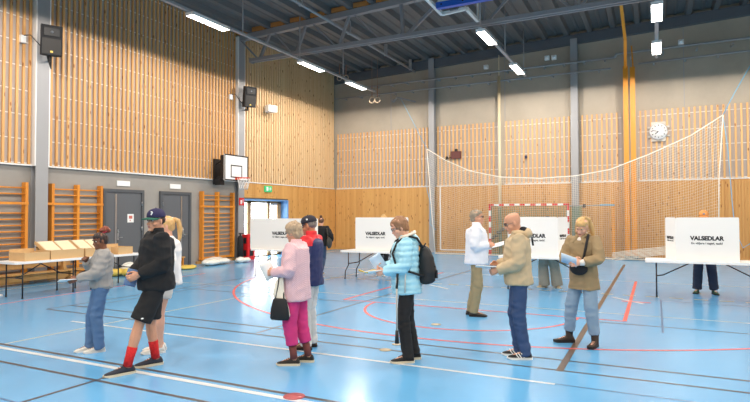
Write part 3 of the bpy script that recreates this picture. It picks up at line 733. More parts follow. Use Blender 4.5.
# ------------------------------------------------------------------ gym rings
def ring_pair(px1, px2, py, z, lab, zt_=None):
    d0 = fl(px1, py, z)
    Y = 21.6
    a, c_ = on_y(px1, py, Y), on_y(px2, py, Y)
    r = empty('gym_rings', ((a.x+c_.x)/2, Y, a.z)); tag(r, lab, 'gym rings', 'gym rings hanging from the roof'); o = r.location
    for q in (a, c_):
        dx = q.x-o.x; dz = q.z-o.z
        m = MB(); m.tube([(dx, .0, dz+.12), (dx, 0, dz+.62)], .018, 6); m.tube([(dx, 0, dz+.62), (dx, 0, ceil_z(q.x)-o.z+.02)], .007, 5); st = m.build('strap', mat('ring_strap', (168, 128, 108), .8), r)
        m = MB(); m.tube([(dx+.12*cos(2*pi*i/20), 0, dz+.12*sin(2*pi*i/20)) for i in range(21)], .016, 6); m.build('ring', mat('ring_wood', (214, 190, 160), .5), r)
    return r
ring_pair(372, 377.5, 100, 7, 'pair of gym rings hanging in front of the concrete wall, lower of the two pairs')
ring_pair(339.5, 346, 78, 7, 'pair of gym rings drawn up near the roof left of the farthest left lamp')

# conduits along the back wall
def conduit(pts, rad, lab):
    m = MB(); m.tube(pts, rad, 6)
    for i in range(0, 14): 
        x = pts[0][0]+(pts[-1][0]-pts[0][0])*(i+.5)/14; m.box(x-.03, x+.03, pts[0][1], YB+.05, pts[0][2]-.03, pts[0][2]+.03)
    tag(m.build('wall_conduit', M_steel), lab, 'pipe', 'pipes along the back wall')
yc_ = YB-.35
conduit([(XL+2, yc_, 7.62), (-1.3, yc_, 7.62)], .04, 'upper grey pipe on the back wall, left of the orange posts')
conduit([(XL+.2, yc_, 7.22), (-1.45, yc_, 7.22)], .035, 'lower grey pipe on the back wall, left of the orange posts')
conduit([(-1.3, yc_, 7.62), (-1.25, yc_, 7.75), (XR-.3, yc_, 7.75)], .05, 'upper grey pipe on the back wall, right of the orange posts')
conduit([(-.5, yc_, 7.28), (XR-.3, yc_, 7.36)], .035, 'lower grey pipe on the back wall, right of the orange posts')
for px, py, lab in ((486, 67, 'small white floodlight on the wall pipe below the left conduit'), (547, 58, 'left of two small white spotlights on the upper wall pipe'), (554, 57.5, 'right of two small white spotlights on the upper wall pipe'), (681, 42, 'small white detector on the pipe at upper right')):
    p = on_y(px, py, yc_-.1); m = MB(); m.box(p.x-.09, p.x+.09, p.y-.06, p.y+.08, p.z-.08, p.z+.08); m.tube([(p.x, p.y-.06, p.z), (p.x, p.y-.1, p.z)], .06, 10)
    tag(m.build('spotlight', M_white), lab, 'spotlight', 'small units on the wall pipes')
# wall bracket near the left net corner
p = on_y(400, 97, YB-.6); m = MB(); m.beam((p.x-.6, YB+.03, p.z-.05), (p.x-.15, p.y, p.z), .05, .05); m.beam((p.x+.5, YB+.03, p.z-.15), (p.x-.15, p.y, p.z), .05, .05); m.ellip((p.x-.6, YB-.05, p.z), (.08, .08, .08))
tag(m.build('net_bracket', M_steel), 'grey steel wall bracket where the left net rope starts', 'bracket')

# ------------------------------------------------------------------ clock, scoreboard
p = on_y(658.5, 131.5, YB-.1); r = empty('wall_clock', (p.x, YB-.1, p.z)); tag(r, 'round white wall clock on a square plate right of the orange posts', 'clock')
m = MB(); m.box(-.24, .24, .0, .08, -.36, .36); m.box(-.36, .36, .0, .08, -.2, -.14); m.box(-.36, .36, .0, .08, .14, .2); m.build('back_plate', mat('clock_plate', (214, 208, 198), .6), r)
m = MB(); m.tube([(0, 0, 0), (0, -.07, 0)], .29, 32); m.build('dial', M_white, r)
m = MB(); m.tube([(.3*cos(2*pi*i/36), -.06, .3*sin(2*pi*i/36)) for i in range(37)], .016, 6); m.build('bezel', M_chrome, r)
m = MB()
for i in range(12): a = i*pi/6; m.beam((.2*sin(a), -.072, .2*cos(a)), (.25*sin(a), -.072, .25*cos(a)), .025, .004, up=(0, 1, 0))
m.build('hour_marks', M_black, r)
for a, L_, w2 in ((radians(230), .14, .035), (radians(280), .21, .022)):
    m = MB(); m.beam((0, -.078, 0), (L_*sin(a), -.078, L_*cos(a)), w2, .005, up=(0, 1, 0)); m.build('hand', M_black, r)
p = on_y(456, 155, YB-.12); r = empty('scoreboard', (p.x, YB-.145, p.z)); tag(r, 'small dark red wall display above the net, left of the pale pole', 'scoreboard')
m = MB(); m.box(-.22, .22, 0, .1, -.16, .16); m.build('casing', M_darkred, r)
m = MB(); m.box(-.05, .05, 0, .1, .16, .26); m.build('sensor', M_blackm, r)
m = MB(); m.tube([(-.22, 0, -.1), (-.35, -.05, -.13), (-.5, -.05, -.22)], .02, 6); m.ellip((-.4, -.03, -.1), (.06, .06, .06)); m.build('arm', M_blackm, r)
p = on_y(526, 157, YB-.06); m = MB(); m.box(p.x-.05, p.x+.05, YB-.1, YB-.035, p.z-.06, p.z+.06); tag(m.build('thermostat', mat('navy_plastic', (30, 40, 80), .5)), 'tiny dark blue device on the slatted back wall above the goal', 'device')

# ------------------------------------------------------------------ poles by the back wall
p = on_y(499.5, 150, YB-.35); m = MB(); m.tube([(p.x, YB-.35, 0), (p.x, YB-.35, 7.4)], .065, 12); m.tube([(p.x, YB-.35, 7.4), (p.x, YB-.35, 8.3)], .02, 8); m.tube([(p.x, YB-.35, 0), (p.x, YB-.35, .03)], .14, 12)
tag(m.build('net_pole', mat('cream_pole', (222, 206, 172), .4)), 'slim cream coloured pole standing at the back wall through the net', 'pole')
def amber(px, w_, z1, lab, Y, lean=None):
    p = on_y(px, 150, Y); r = empty('climbing_post', (p.x, Y, 0)); tag(r, lab, 'post', 'tall orange gym posts')
    m = MB(); m.box(-w_/2, w_/2, -.06, .06, .12, z1); m.box(-w_/2, -w_/2+.04, -.075, -.06, .12, z1); m.box(w_/2-.04, w_/2, -.075, -.06, .12, z1); m.build('beam', M_amber, r)
    m = MB(); m.box(-w_/2-.03, w_/2+.03, -.1, .1, 0, .12); m.build('foot_block', M_steeld, r)
    return r
r = amber(626.5, .17, 7.15, 'left of the two tall orange gym posts, with the slanted top arm', YB-.65)
p = on_y(626.5, 150, YB-.65); q = fl(623.5, 42, 7.35); q2 = fl(620, 8, 7.75)
m = MB(); m.beam((0, 0, 7.1), (q.x-p.x+.05, q.y-p.y, 7.45), .1, .07); m.beam((q.x-p.x+.05, q.y-p.y, 7.43), (q2.x-p.x, q2.y-p.y, 8.2), .09, .07); m.build('slanted_arm', M_amber, r)
r = amber(633.5, .17, 7.1, 'right of the two tall orange gym posts, shorter with a thin top strap', YB-.65)
m = MB(); m.beam((.02, 0, 7.1), (-.02, 0, 7.9), .05, .05); m.build('top_strap', M_amber, r)
p = on_y(613.5, 230, YB-.5); m = MB(); m.box(p.x-.05, p.x+.05, YB-.55, YB-.45, 0, 2.2)
tag(m.build('net_post', M_amber), 'short orange wooden post between the goal and the tall orange posts', 'post')

# ------------------------------------------------------------------ handball goal
GY = YB-1.0
gx0, gx1 = on_y(490, 210, GY).x, on_y(568, 210, GY).x; gz = 2.04
r = empty('handball_goal', ((gx0+gx1)/2, GY, 0)); tag(r, 'red and white striped handball goal with a green net at the back wall', 'goal'); hx = (gx1-gx0)/2
def striped(a, c_, n, nm):
    a, c_ = V3(a), V3(c_); m = MB()
    for i in range(n): m.beam(a+(c_-a)*(i/n), a+(c_-a)*((i+1)/n), .08, .08, i % 2)
    return m.build(nm, [M_red, M_white], r)
striped((-hx, 0, gz), (-hx, 0, 0), 9, 'left_post'); striped((hx, 0, gz), (hx, 0, 0), 9, 'right_post'); striped((-hx-.04, 0, gz), (hx+.04, 0, gz), 15, 'crossbar')
m = MB()
for s in (-hx, hx): m.tube([(s, 0, gz), (s, .2, gz-.02), (s, .36, .9), (s, .42, .04), (s, 0, .04)], .018, 6)
m.tube([(-hx, .42, .04), (hx, .42, .04)], .018, 6); m.build('back_frame', M_greennet, r)
m = MB(); n_ = 32
for i in range(n_+1):
    x = -hx+2*hx*i/n_; m.tube([(x, .02, gz-.03), (x, .2, gz-.12-.05*sin(i*2.)), (x, .33, 1.0), (x, .38, .05)], .011, 3)
for k in range(26):
    t = k/25; z = gz-.05-(gz-.12)*t; y = .18+.2*t**.7; m.tube([(-hx, y, z), (-hx*.3, y, z-.03), (hx*.4, y, z-.03), (hx, y, z)], .007, 3)
for s in (-hx, hx):
    for k in range(9): m.tube([(s, .02, .2+k*.2), (s, .36-.02*k, .15+k*.2)], .007, 3)
m.build('net', M_greennet, r)
# net stretched right of the goal (green strip) on a bar
xg = on_y(571, 210, GY).x; xh = on_y(577.5, 210, GY).x; m = MB()
for i in range(9): x = xg+(xh+.12-xg)*i/8; m.tube([(x, GY+.3, gz-.05), (x+.01, GY+.32, .02)], .012, 3)
for k in range(32): m.tube([(xg, GY+.3, .03+k*.062), (xh+.12, GY+.3, .03+k*.062)], .007, 3)
tag(m.build('folded_net', M_greennet), 'narrow green net strip hanging just right of the goal', 'net')
pa, pb = on_y(568, 206, GY+.3), on_y(613, 205, GY+.3)
m = MB(); m.tube([pa, pb], .022, 8); m.tube([pb-V3((.45, 0, 0)), pb+V3((.05, 0, 0))], .034, 8, 1); m.box((pa.x+pb.x)/2-.25, (pa.x+pb.x)/2-.17, GY+.24, GY+.36, pa.z-.07, pa.z+.07, 2)
tag(m.build('net_bar', [M_steel, M_rope, M_blackm]), 'thin grey bar with a pale blue end reaching right from the goal corner', 'bar')
# grey bundle hanging at the goal
p = on_y(500, 231, GY-.1); m = MB(); random.seed(3)
for i in range(9): m.ellip(V3((-.28+.07*i, random.uniform(-.04, .04), -.28+.062*i+random.uniform(-.05, .05))), (.075, .05, .06), n=8, k=6)
o = remeshed(m, 'hanging_bundle', mat('bundle_grey', (96, 92, 82), .9, noise_scale=30, noise_amt=.5), .02, None, 1, lambda c, n: .02*noise.noise(c*20)); o.location = p; tag(o, 'dark grey knotted bundle hanging inside the goal between two voters', 'bundle')

# ------------------------------------------------------------------ big white protective net
NY = YB-1.3
cur = [(427, 149), (445, 160), (470, 171), (500, 177), (540, 178.3), (575, 176), (610, 169.5), (650, 154), (690, 136), (723, 115)]
top = [on_y(x, y, NY) for x, y in cur]
def ztop(x):
    for a, c_ in zip(top, top[1:]):
        if x <= c_.x: return a.z+(c_.z-a.z)*(x-a.x)/(c_.x-a.x)
    return top[-1].z
x0, x1 = top[0].x, top[-1].x
def zbot(x): return .04
nt = MB(); n_ = int((x1-x0)/.075)
for i in range(n_+1):
    x = x0+(x1-x0)*i/n_; xb = x+(-.2*max(0, (x-1.0))/(x1-1.0) if x > 1 else (.35*max(0, 1-(x-x0)/1.)))
    nt.tube([(x, NY+.03*sin(i*.9), ztop(x)), ((x+xb)/2-(.05 if x > 1.5 else 0), NY, (ztop(x)+zbot(x))/2), (xb, NY, zbot(x))], .004, 3)
for k in range(46):
    f = k/45; pts = []
    for i in range(25):
        x = x0+(x1-x0)*i/24; zz = zbot(x)+(ztop(x)-zbot(x))*f; xx = x+((-.2*(x-1)/(x1-1)) if x > 1 else .35*max(0, 1-(x-x0)))*(1-f); pts.append((xx, NY, zz))
    nt.tube(pts, .004, 3)
r = empty('safety_net', (0, 0, 0)); tag(r, 'huge fine white safety net with a sagging top edge along the back wall', 'net')
r.location = (x0, NY, 0); nt.v = [(a-x0, b_-NY, c_) for a, b_, c_ in nt.v]
nt.build('mesh', M_net, r)
m = MB(); m.tube([(p.x-x0, 0, p.z) for p in top], .022, 6); m.build('top_hem', M_net, r)
m = MB(); m.tube([(x1-x0, 0, top[-1].z), (x1-x0-.15, 0, 2.8), (x1-x0-.2, 0, .04)], .02, 6); m.tube([(0, 0, top[0].z), (.18, 0, 2.), (.35, 0, .04)], .02, 6); m.tube([(.35, 0, .04), (x1-x0-.2, 0, .04)], .022, 6); m.build('side_hem', M_net, r)
# gathered lower band of the net, lying loose
pts = [fl(612, 263), fl(640, 259.6), fl(668, 256.5, .1)]
m = MB()
for k in range(7):
    m.tube([on_y(612, 253+k*1.3, NY-.1), on_y(640, 249.5+k*1.3, NY-.1), on_y(672, 246+k*1.2, NY-.1)], .012, 4)
tag(m.build('loose_net_band', M_net), 'loose pale net band drooping behind the large polling screen', 'net')
def rope(name, pts, rad, lab, mt=M_rope):
    m = MB(); m.tube(pts, rad, 6)
    tag(m.build(name, mt), lab, 'rope', 'blue net ropes')
rope('rope', [on_y(401, 99, YB-.6), on_y(413, 122, NY), top[0]], .013, 'blue rope from the wall bracket down to the left net corner')
rope('rope', [top[0], on_y(427, 190, NY), on_y(431, 205, NY), on_y(430, 224, NY), on_y(436, 230, NY)], .012, 'blue rope hanging down at the left net corner by the column')
rope('rope', [on_y(758, 52, YB-.5), on_y(735, 92, NY), top[-1]], .016, 'blue rope from the top right corner of the photo to the net corner')
rope('rope', [top[-1], on_y(728, 150, NY), on_y(732, 200, NY), on_y(735, 230, NY), on_y(743, 248, NY), on_y(756, 240, NY)], .014, 'blue rope hanging down right of the large polling screen')
# plain white rectangle painted by the net bottom left (goal outline cord)
m = MB(); a, c_ = on_y(440, 190, YB-.1), on_y(440, 250, YB-.1)
m.beam((a.x, YB-.07, 2.9), (a.x, YB-.07, .12), .05, .02, up=(0, 1, 0)); m.beam((a.x, YB-.07, .12), (a.x+1.9, YB-.07, .12), .03, .05)
tag(m.build('goal_outline', M_white), 'thin white angled strip on the boards right of the back column', 'strip')
# floor socket covers
for x, y, rr, mt, lab in ((-2.97, 4.23, .1, mat('red_cover', (176, 84, 88), .5), 'round red floor socket cover at the bottom of the photo'), (-2.98, 6.17, .075, mat('tan_cover', (196, 180, 150), .5), 'tan floor socket cover left of the woman in light blue, on the dark line'),
                          (-2.98, 6.5, .06, mat('tan_cover', (196, 180, 150), .5), 'small tan floor socket cover behind the woman in light blue'), (-2.98, 7.93, .075, mat('tan_cover', (196, 180, 150), .5), 'tan floor socket cover inside the red arc')):
    m = MB(); m.tube([(x, y, .0025), (x, y, .005)], rr, 24); tag(m.build('floor_socket_cover', mt), lab, 'floor cover', 'floor socket covers')


# ------------------------------------------------------------------ people
M_eye = mat('eye_white', (225, 222, 216), .3); M_iris = mat('eye_dark', (40, 30, 26), .3); M_lip = mat('lip', (176, 104, 96), .5)
def skin(name, rgb): return mat(name, rgb, .5, noise_scale=18, noise_amt=.08)
def cloth(name, rgb, rough=.85, bump=.35, scale=14, amt=.10, stretch=(1, 1, .5)):
    return mat(name, rgb, rough, noise_scale=7, noise_amt=amt, bump=bump, bump_scale=scale, stretch=stretch)
def hairm(name, rgb): return mat(name, rgb, .5, noise_scale=34, noise_amt=.38, bump=.7, bump_scale=60, stretch=(1, 1, .25))

def ik(a, b_, l1, l2, hint):
    d = b_-a; L = min(d.length, (l1+l2)*.998); d = d.normalized(); e = a+d*L
    x = (l1*l1-l2*l2+L*L)/(2*L); h = sqrt(max(0, l1*l1-x*x)); p = (hint-d*hint.dot(d)).normalized()
    return a+d*x+p*h, e

HEADR = [(-.008, .062, .0, .018), (.008, .082, -.02, .034), (.03, .09, -.04, .048), (.05, .0885, -.062, .056), (.075, .086, -.078, .064), (.1, .083, -.09, .069),
         (.118, .081, -.096, .072), (.138, .087, -.1, .074), (.16, .087, -.103, .075), (.182, .08, -.1, .072), (.2, .066, -.09, .063), (.214, .045, -.07, .048), (.222, .02, -.045, .028)]

class Person:
    def __init__(s, loc, H, phi, label, skinm, lean=0., twist=0., head=(0, 0, 0), feet=((.0, .09, 0), (.0, -.09, 0)), hands=None, elbows=None,
                 voxel=.0065, shoulder=.175, hip_shift=(0, 0), belly=0., curl=(.5, .5), palm=None, foot_lift=(0, 0), knees=None):
        s.k = H/1.72; s.loc = V3((loc[0], loc[1], 0)); s.voxel = voxel
        vd = V3((s.loc.x, s.loc.y, 0)); base = math.atan2(-vd.y, -vd.x)       # towards the camera
        s.ang = base+radians(phi)
        s.root = empty('person', s.loc, s.ang); tag(s.root, label, 'person')
        s.Mw = Matrix.Translation(s.loc)@Matrix.Rotation(s.ang, 4, 'Z')
        s.P = V3((hip_shift[0], hip_shift[1], .93)); s.lean = lean; s.tw = twist; s.sk = skinm
        R = Matrix.Rotation(twist, 3, 'Z')@Matrix.Rotation(lean, 3, 'Y'); s.RT = R
        s.sh = [s.T(0, y, 1.405) for y in (shoulder, -shoulder)]
        hd = head; s.RH = Matrix.Rotation(radians(hd[0]), 3, 'Z')@Matrix.Rotation(radians(hd[1]), 3, 'Y')@Matrix.Rotation(radians(hd[2]), 3, 'X')
        s.neck0 = s.T(-.01, 0, 1.42); s.HO = s.T(-.005, 0, 1.475)+V3((sin(radians(hd[1]))*.02+.01, 0, 0))
        s.hips = [s.P+V3((0, .078, -.02)), s.P+V3((0, -.078, -.02))]
        s.ank, s.knee, s.fd = [], [], []
        for i, (fx, fy, fa) in enumerate(feet):
            a = V3((fx, fy, .085+foot_lift[i])); fdv = V3((cos(radians(fa)), sin(radians(fa)), 0))
            ll = max(.416, (a-s.hips[i]).length/2*1.004); kn, an = ik(s.hips[i], a, ll, ll, (knees[i] if knees else fdv+V3((.3, 0, 0)))); s.knee.append(kn); s.ank.append(a); s.fd.append(fdv)
        hands = hands or ((.05, .24, .85), (.05, -.24, .85)); elbows = elbows or (V3((-.6, .5, -.6)), V3((-.6, -.5, -.6)))
        s.elb, s.wr = [], []
        for i in (0, 1):
            e, w2 = ik(s.sh[i], V3(hands[i]), .29, .255, V3(elbows[i])); s.elb.append(e); s.wr.append(w2)
        s.curl = curl; s.palm = palm or (None, None); s.belly = belly
        s.body()
    def T(s, x, y, z): return s.P+s.RT@V3((x, y, z-.93))
    def H_(s, x, y, z): return s.HO+s.RH@V3((x, y, z))
    def W(s, p): return s.Mw@(V3(p)*s.k)
    def sc(s, mb): mb.v = [tuple(c*s.k for c in v) for v in mb.v]; return mb
    def ring(s, z, hw, hf, hb, dx=0., n=18, tor=True, dy=0.):
        out = []
        for i in range(n):
            t = 2*pi*i/n; c_, q = cos(t), sin(t); x = (hf if c_ > 0 else hb)*c_; y = hw*(abs(q)**.85)*(1 if q > 0 else -1)
            out.append(s.T(dx+x, dy+y, z) if tor else s.P*1.0+V3((dx+x, dy+y, z-.93)))
        return out
    def rem(s, mb, name, m, vx=None, sm=2, disp=None, matfn=None, parent=None):
        s.sc(mb); k = s.k
        return remeshed(mb, name, m, (vx or s.voxel)*1., parent or s.root, sm, (lambda c, n: k*disp(c/k, n)) if disp else None, (lambda c, n: matfn(c/k, n)) if matfn else None)
    def put(s, mb, name, m, parent=None): s.sc(mb); return mb.build(name, m, parent or s.root)
    def body(s):
        b = MB(); rg = s.ring
        loft_add(b, [rg(.82, .1, .07, .08), rg(.88, .135, .085, .1), rg(.95, .14, .09, .1), rg(1.06, .125, .09+s.belly, .085), rg(1.18, .135, .1+s.belly, .09), rg(1.3, .15, .105, .1), rg(1.38, .15, .085, .09), rg(1.43, .09, .06, .07), rg(1.455, .05, .045, .05)])
        b.tube([s.neck0, s.H_(-.015, 0, .02), s.H_(-.02, 0, .08)], [.056, .053, .055], 12, round_ends=True)
        rings = []
        for z, f, bk, hw in HEADR:
            cx, rx = (f+bk)/2, (f-bk)/2; r = []
            for i in range(20):
                t = 2*pi*i/20; q = sin(t); r.append(s.H_(cx+rx*cos(t), hw*q*(1-.10*max(0, cos(t))), z))
            rings.append(r)
        loft_add(b, rings)
        R3 = s.RH
        b.tube([s.H_(.078, 0, .118), s.H_(.096, 0, .092), s.H_(.105, 0, .078), s.H_(.09, 0, .072)], [.009, .011, .0145, .012], 8, round_ends=True)
        for y in (.012, -.012): b.ellip(s.H_(.092, y, .076), (.011, .009, .009), R3, 8, 6)
        b.ellip(s.H_(.086, 0, .1375), (.012, .045, .008), R3, 10, 6)
        b.ellip(s.H_(.088, 0, .053), (.012, .024, .0065), R3, 8, 6); b.ellip(s.H_(.087, 0, .043), (.011, .021, .007), R3, 8, 6); b.ellip(s.H_(.08, 0, .012), (.017, .024, .016), R3, 8, 6)
        for y in (1, -1): b.ellip(s.H_(-.008, y*.076, .097), (.018, .009, .032), R3@Matrix.Rotation(y*.3, 3, 'Z'), 8, 6); b.ellip(s.H_(.05, y*.045, .075), (.03, .02, .025), R3, 8, 6)
        for i, sg in ((0, 1), (1, -1)):
            b.tube([s.T(0, sg*.08, 1.39), s.sh[i], s.sh[i]*.6+s.elb[i]*.4, s.elb[i], s.elb[i]*.6+s.wr[i]*.4, s.wr[i]], [.05, .052, .044, .037, .036, .025], 12, round_ends=True)
            h, kn, a = s.hips[i], s.knee[i], s.ank[i]
            b.tube([h, h*.6+kn*.4, kn+(h-kn)*.08, kn+(a-kn)*.12, kn*.65+a*.35, kn*.2+a*.8, a], [.078, .072, .056, .052, .056, .036, .036], 14, round_ends=True)
            b.tube([a+V3((0, 0, -.02))-s.fd[i]*.02, a+s.fd[i]*.06+V3((0, 0, -.035)), a+s.fd[i]*.14+V3((0, 0, -.055))], [.034, .034, .024], 10, round_ends=True)
            s.hand(b, i, sg)
        s.rem(b, 'body', s.sk, sm=1)
        # face details
        e = MB()
        for y in (.03, -.03): e.ellip(s.H_(.071, y, .115), (.010, .0135, .0075), s.RH, 8, 6)
        eo = s.put(e, 'eyes', M_eye)
        e = MB()
        for y in (.03, -.03): e.ellip(s.H_(.0795, y, .115), (.004, .0085, .0075), s.RH, 8, 6)
        s.put(e, 'irises', M_iris, eo)
        e = MB(); e.ellip(s.H_(.0965, 0, .0535), (.0035, .021, .004), s.RH, 8, 6); e.ellip(s.H_(.095, 0, .045), (.0035, .018, .005), s.RH, 8, 6); s.put(e, 'lips', M_lip)
    def brows(s, m):
        e = MB()
        for y in (1, -1): e.tube([s.H_(.094, y*.014, .134), s.H_(.09, y*.034, .138), s.H_(.078, y*.052, .133)], [.005, .0058, .004], 6)
        s.put(e, 'eyebrows', m)
    def hand(s, b, i, sg):
        w_ = s.wr[i]; fa = (w_-s.elb[i]).normalized()
        pn = s.palm[i]; pn = V3(pn) if pn else V3((0, -sg, -.15))
        d = fa; pn = (pn-d*pn.dot(d)).normalized(); sd = d.cross(pn)*1.0
        # thumb side: upward-ish
        if sd.z < 0: sd = -sd
        c_ = s.curl[i]
        rings = []
        for t, hw, th in ((-.01, .024, .02), (.02, .031, .018), (.05, .04, .017), (.08, .042, .015), (.094, .036, .011)):
            cc = w_+d*t; rings.append([cc+sd*(hw*cos(2*pi*q/12))+pn*(th*sin(2*pi*q/12)) for q in range(12)])
        loft_add(b, rings)
        for j, (o, L, r) in enumerate(((.033, .068, .0082), (.011, .078, .0084), (-.012, .072, .0082), (-.033, .056, .0074))):
            p = w_+d*.078+sd*o; a = c_; pts = [p]; dd = d
            for q, f in enumerate((.42, .33, .25)):
                ang = a*(q+.6)*.75; dd = (d*cos(ang)+pn*sin(ang)); p = p+dd*L*f*1.15; pts.append(p)
            b.tube(pts, [r, r*.97, r*.92, r*.82], 8, round_ends=True)
        p = w_+d*.02+sd*.026; b.tube([p, p+d*.028+sd*.026+pn*.012, p+d*.058+sd*.032+pn*.026, p+d*.08+sd*.024+pn*.034], [.013, .011, .0095, .008], 8, round_ends=True)
    def grip(s, i, t=.1, off=.03):
        w_ = s.wr[i]; d = (w_-s.elb[i]).normalized(); sg = 1 if i == 0 else -1; pn = V3(s.palm[i]) if s.palm[i] else V3((0, -sg, -.15)); pn = (pn-d*pn.dot(d)).normalized()
        return w_+d*t+pn*off
    # ---------------- clothes
    def top(s, name, m, hem=.86, rings=None, t=.02, sl=(.068, .058, .045), sl_end=1., boxy=.165, depth=.125, collar=.0, cr=.07, fold=.012, matfn=None, vx=.011, flare=.0, back=0., shortsl=False):
        b = MB(); rg = s.ring; bw = boxy
        rs = [rg(hem, bw+flare, depth+s.belly*.8+flare*.6, depth+back, tor=True), rg(hem+.03, bw+.004+flare*.8, depth+.004+s.belly, depth+.004+back), rg((hem+1.2)/2, bw-.003+flare*.4, depth+s.belly*1.2, depth-.01+back), rg(1.18, bw, depth+s.belly, depth-.012+back), rg(1.3, bw+.012, depth+.002, depth-.008+back),
              rg(1.38, bw+.008, depth-.02, depth-.012+back*.6), rg(1.42, bw-.045, .082, .095), rg(1.45, .085, .066, .078), rg(1.462+collar*.3, cr, cr*.86, cr*.95)]
        if collar: rs.append([p for p in rg(1.462+collar, cr*.97, cr*.84, cr*.93)])
        loft_add(b, rs)
        for i, sg in ((0, 1), (1, -1)):
            sh, e, w_ = s.sh[i], s.elb[i], s.wr[i]; we = e+(w_-e)*sl_end; r0, r1, r2 = sl
            inner = s.T(0, sg*.09, 1.36)
            if shortsl: b.tube([inner, sh, sh+(e-sh)*.55], [r0, r0, r1], 14, round_ends=True)
            else: b.tube([inner, sh+V3((0, 0, -.012)), sh+(e-sh)*.5, e+(sh-e)*.1, e+(we-e)*.12, e+(we-e)*.55, we], [r0, r0, (r0+r1)/2, r1, r1, (r1+r2)/2*1.03, r2], 14, round_ends=False)
        el, sd = s.elb, s.sh; seed = random.uniform(0, 50)
        def disp(c, n):
            v = .55-1.6*abs(noise.noise(V3((c.x*6+c.z*3, c.y*6+c.z*3, c.z*9+seed))))+.35*noise.noise(V3((c.x*16, c.y*16, c.z*22+seed)))
            near = min((c-e).length for e in el); return fold*.9*v*(1+1.2*math.exp(-(near/.09)**2))
        return s.rem(b, name, m, vx=vx, sm=3, disp=disp, matfn=matfn)
    def legs(s, name, m, rh=.09, rk=.068, ra=.055, zend=.06, waist=1.0, fold=.01, matfn=None, vx=.011, hipw=.155, hipd=.105, knee_end=None):
        b = MB(); rg = s.ring
        loft_add(b, [rg(.83, hipw*.95, hipd*.85, hipd, tor=False), rg(.9, hipw, hipd*.92, hipd*1.12, tor=False), rg(.96, hipw*.97, hipd*.9, hipd*1.05, tor=False), rg(waist, hipw*.9, hipd*.9, hipd*.9, tor=False)])
        for i in (0, 1):
            h, kn, a = s.hips[i], s.knee[i], s.ank[i]+V3((0, 0, -.085))
            if knee_end is not None:
                e = h+(kn-h)*knee_end; b.tube([h+V3((0, 0, .03)), h*.5+e*.5, e], [rh, (rh+rk)/2*1.03, rk], 16); continue
            sh = a+V3((0, 0, zend)); f = 1-zend/max(.3, kn.z)
            e = kn+(s.ank[i]-kn)*min(1, (kn.z-zend)/(kn.z-.085)) if zend > .085 else s.ank[i]+V3((0, 0, zend-.085))
            b.tube([h+V3((0, 0, .02)), h*.55+kn*.45, kn, kn*.55+e*.45, e+(kn-e)*.08, e], [rh, (rh*.6+rk*.4)*1.02, rk, (rk+ra)/2*1.02, ra, ra], 16)
        seed = random.uniform(0, 50); kn2 = s.knee; an2 = s.ank
        def disp(c, n):
            v = .5-1.5*abs(noise.noise(V3((c.x*6+c.z*2, c.y*6, c.z*13+seed))))+.3*noise.noise(V3((c.x*14, c.y*14, c.z*30+seed)))
            near = min(min((c-e).length for e in kn2), min((c-e).length for e in an2)); return fold*.95*v*(.7+1.3*math.exp(-(near/.11)**2))
        return s.rem(b, name, m, vx=vx, sm=3, disp=disp, matfn=matfn)
    def shoe(s, i, m, sole, boot=0., soleh=.024, stripes=None, laces=None, L=1.):
        a = s.ank[i]; f = s.fd[i]; q = V3((-f.y, f.x, 0)); o = V3((a.x, a.y, a.z-.085)); b = MB()
        prof = [(-.07, .024, .05), (-.055, .034, .085), (-.02, .038, .1), (.025, .039, .095), (.07, .042, .078), (.115, .047, .06), (.16, .046, .047), (.19, .036, .038), (.205, .018, .03)]
        rings = []
        for x, hw, h in prof:
            x *= L; c_ = o+f*x; r = []
            for k in range(14):
                t = 2*pi*k/14; zz = soleh*.6+(h-soleh*.6)*(.5+.5*sin(t)) if True else 0
                r.append(c_+q*(hw*cos(t)*(1 if sin(t) < 0 else .9))+V3((0, 0, zz)))
            rings.append(r)
        loft_add(b, rings)
        if boot: b.tube([o+V3((0, 0, .06)), o+V3((0, 0, .06))+f*-.0+V3((0, 0, boot))+ (s.knee[i]-a).normalized()*.0], [.046, .05], 14)
        sh = s.rem(b, 'shoe', m, vx=.007, sm=2)
        out = [(-.078, .0), (-.07, .026), (-.04, .037), (.0, .037), (.06, .042), (.12, .05), (.17, .047), (.2, .034), (.215, .0)]
        ol = out+[(x, -y) for x, y in out[::-1][1:-1]]; b = MB(); n = len(ol)
        vs = [o+f*(x*L)+q*y+V3((0, 0, z+(.008 if x > .18 and z == 0 else 0))) for z in (0, soleh) for x, y in ol]
        b.add(vs, [tuple(range(n)), tuple(range(n, 2*n))[::-1]]+[(k, k+n, (k+1) % n+n, (k+1) % n) for k in range(n)]); s.put(b, 'sole', sole, sh)
        if stripes:
            b = MB()
            for sg in (1, -1):
                for k in range(3): x = .035+.03*k; b.beam(o+f*(x+.02)+q*(sg*.036)+V3((0, 0, .078-.008*k)), o+f*(x-.012)+q*(sg*.047)+V3((0, 0, .026)), .011, .011, up=q)
            s.put(b, 'stripes', stripes, sh)
        if laces:
            b = MB()
            for k in range(4): x = .04+.022*k; z = .098-.011*k; b.tube([o+f*x+q*.022+V3((0, 0, z-.004)), o+f*x+V3((0, 0, z)), o+f*x-q*.022+V3((0, 0, z-.004))], .004, 5)
            s.put(b, 'laces', laces, sh)
        return sh
    def sock(s, i, m, z1, r0=.046, r1=.052):
        a, kn = s.ank[i], s.knee[i]; f = (z1-.085)/(kn.z-.085); b = MB(); p = a+(kn-a)*f; b.tube([a+V3((0, 0, -.01)), a+(p-a)*.4, p], [r0, r0*.98, r1], 14); return s.put(b, 'sock', m)
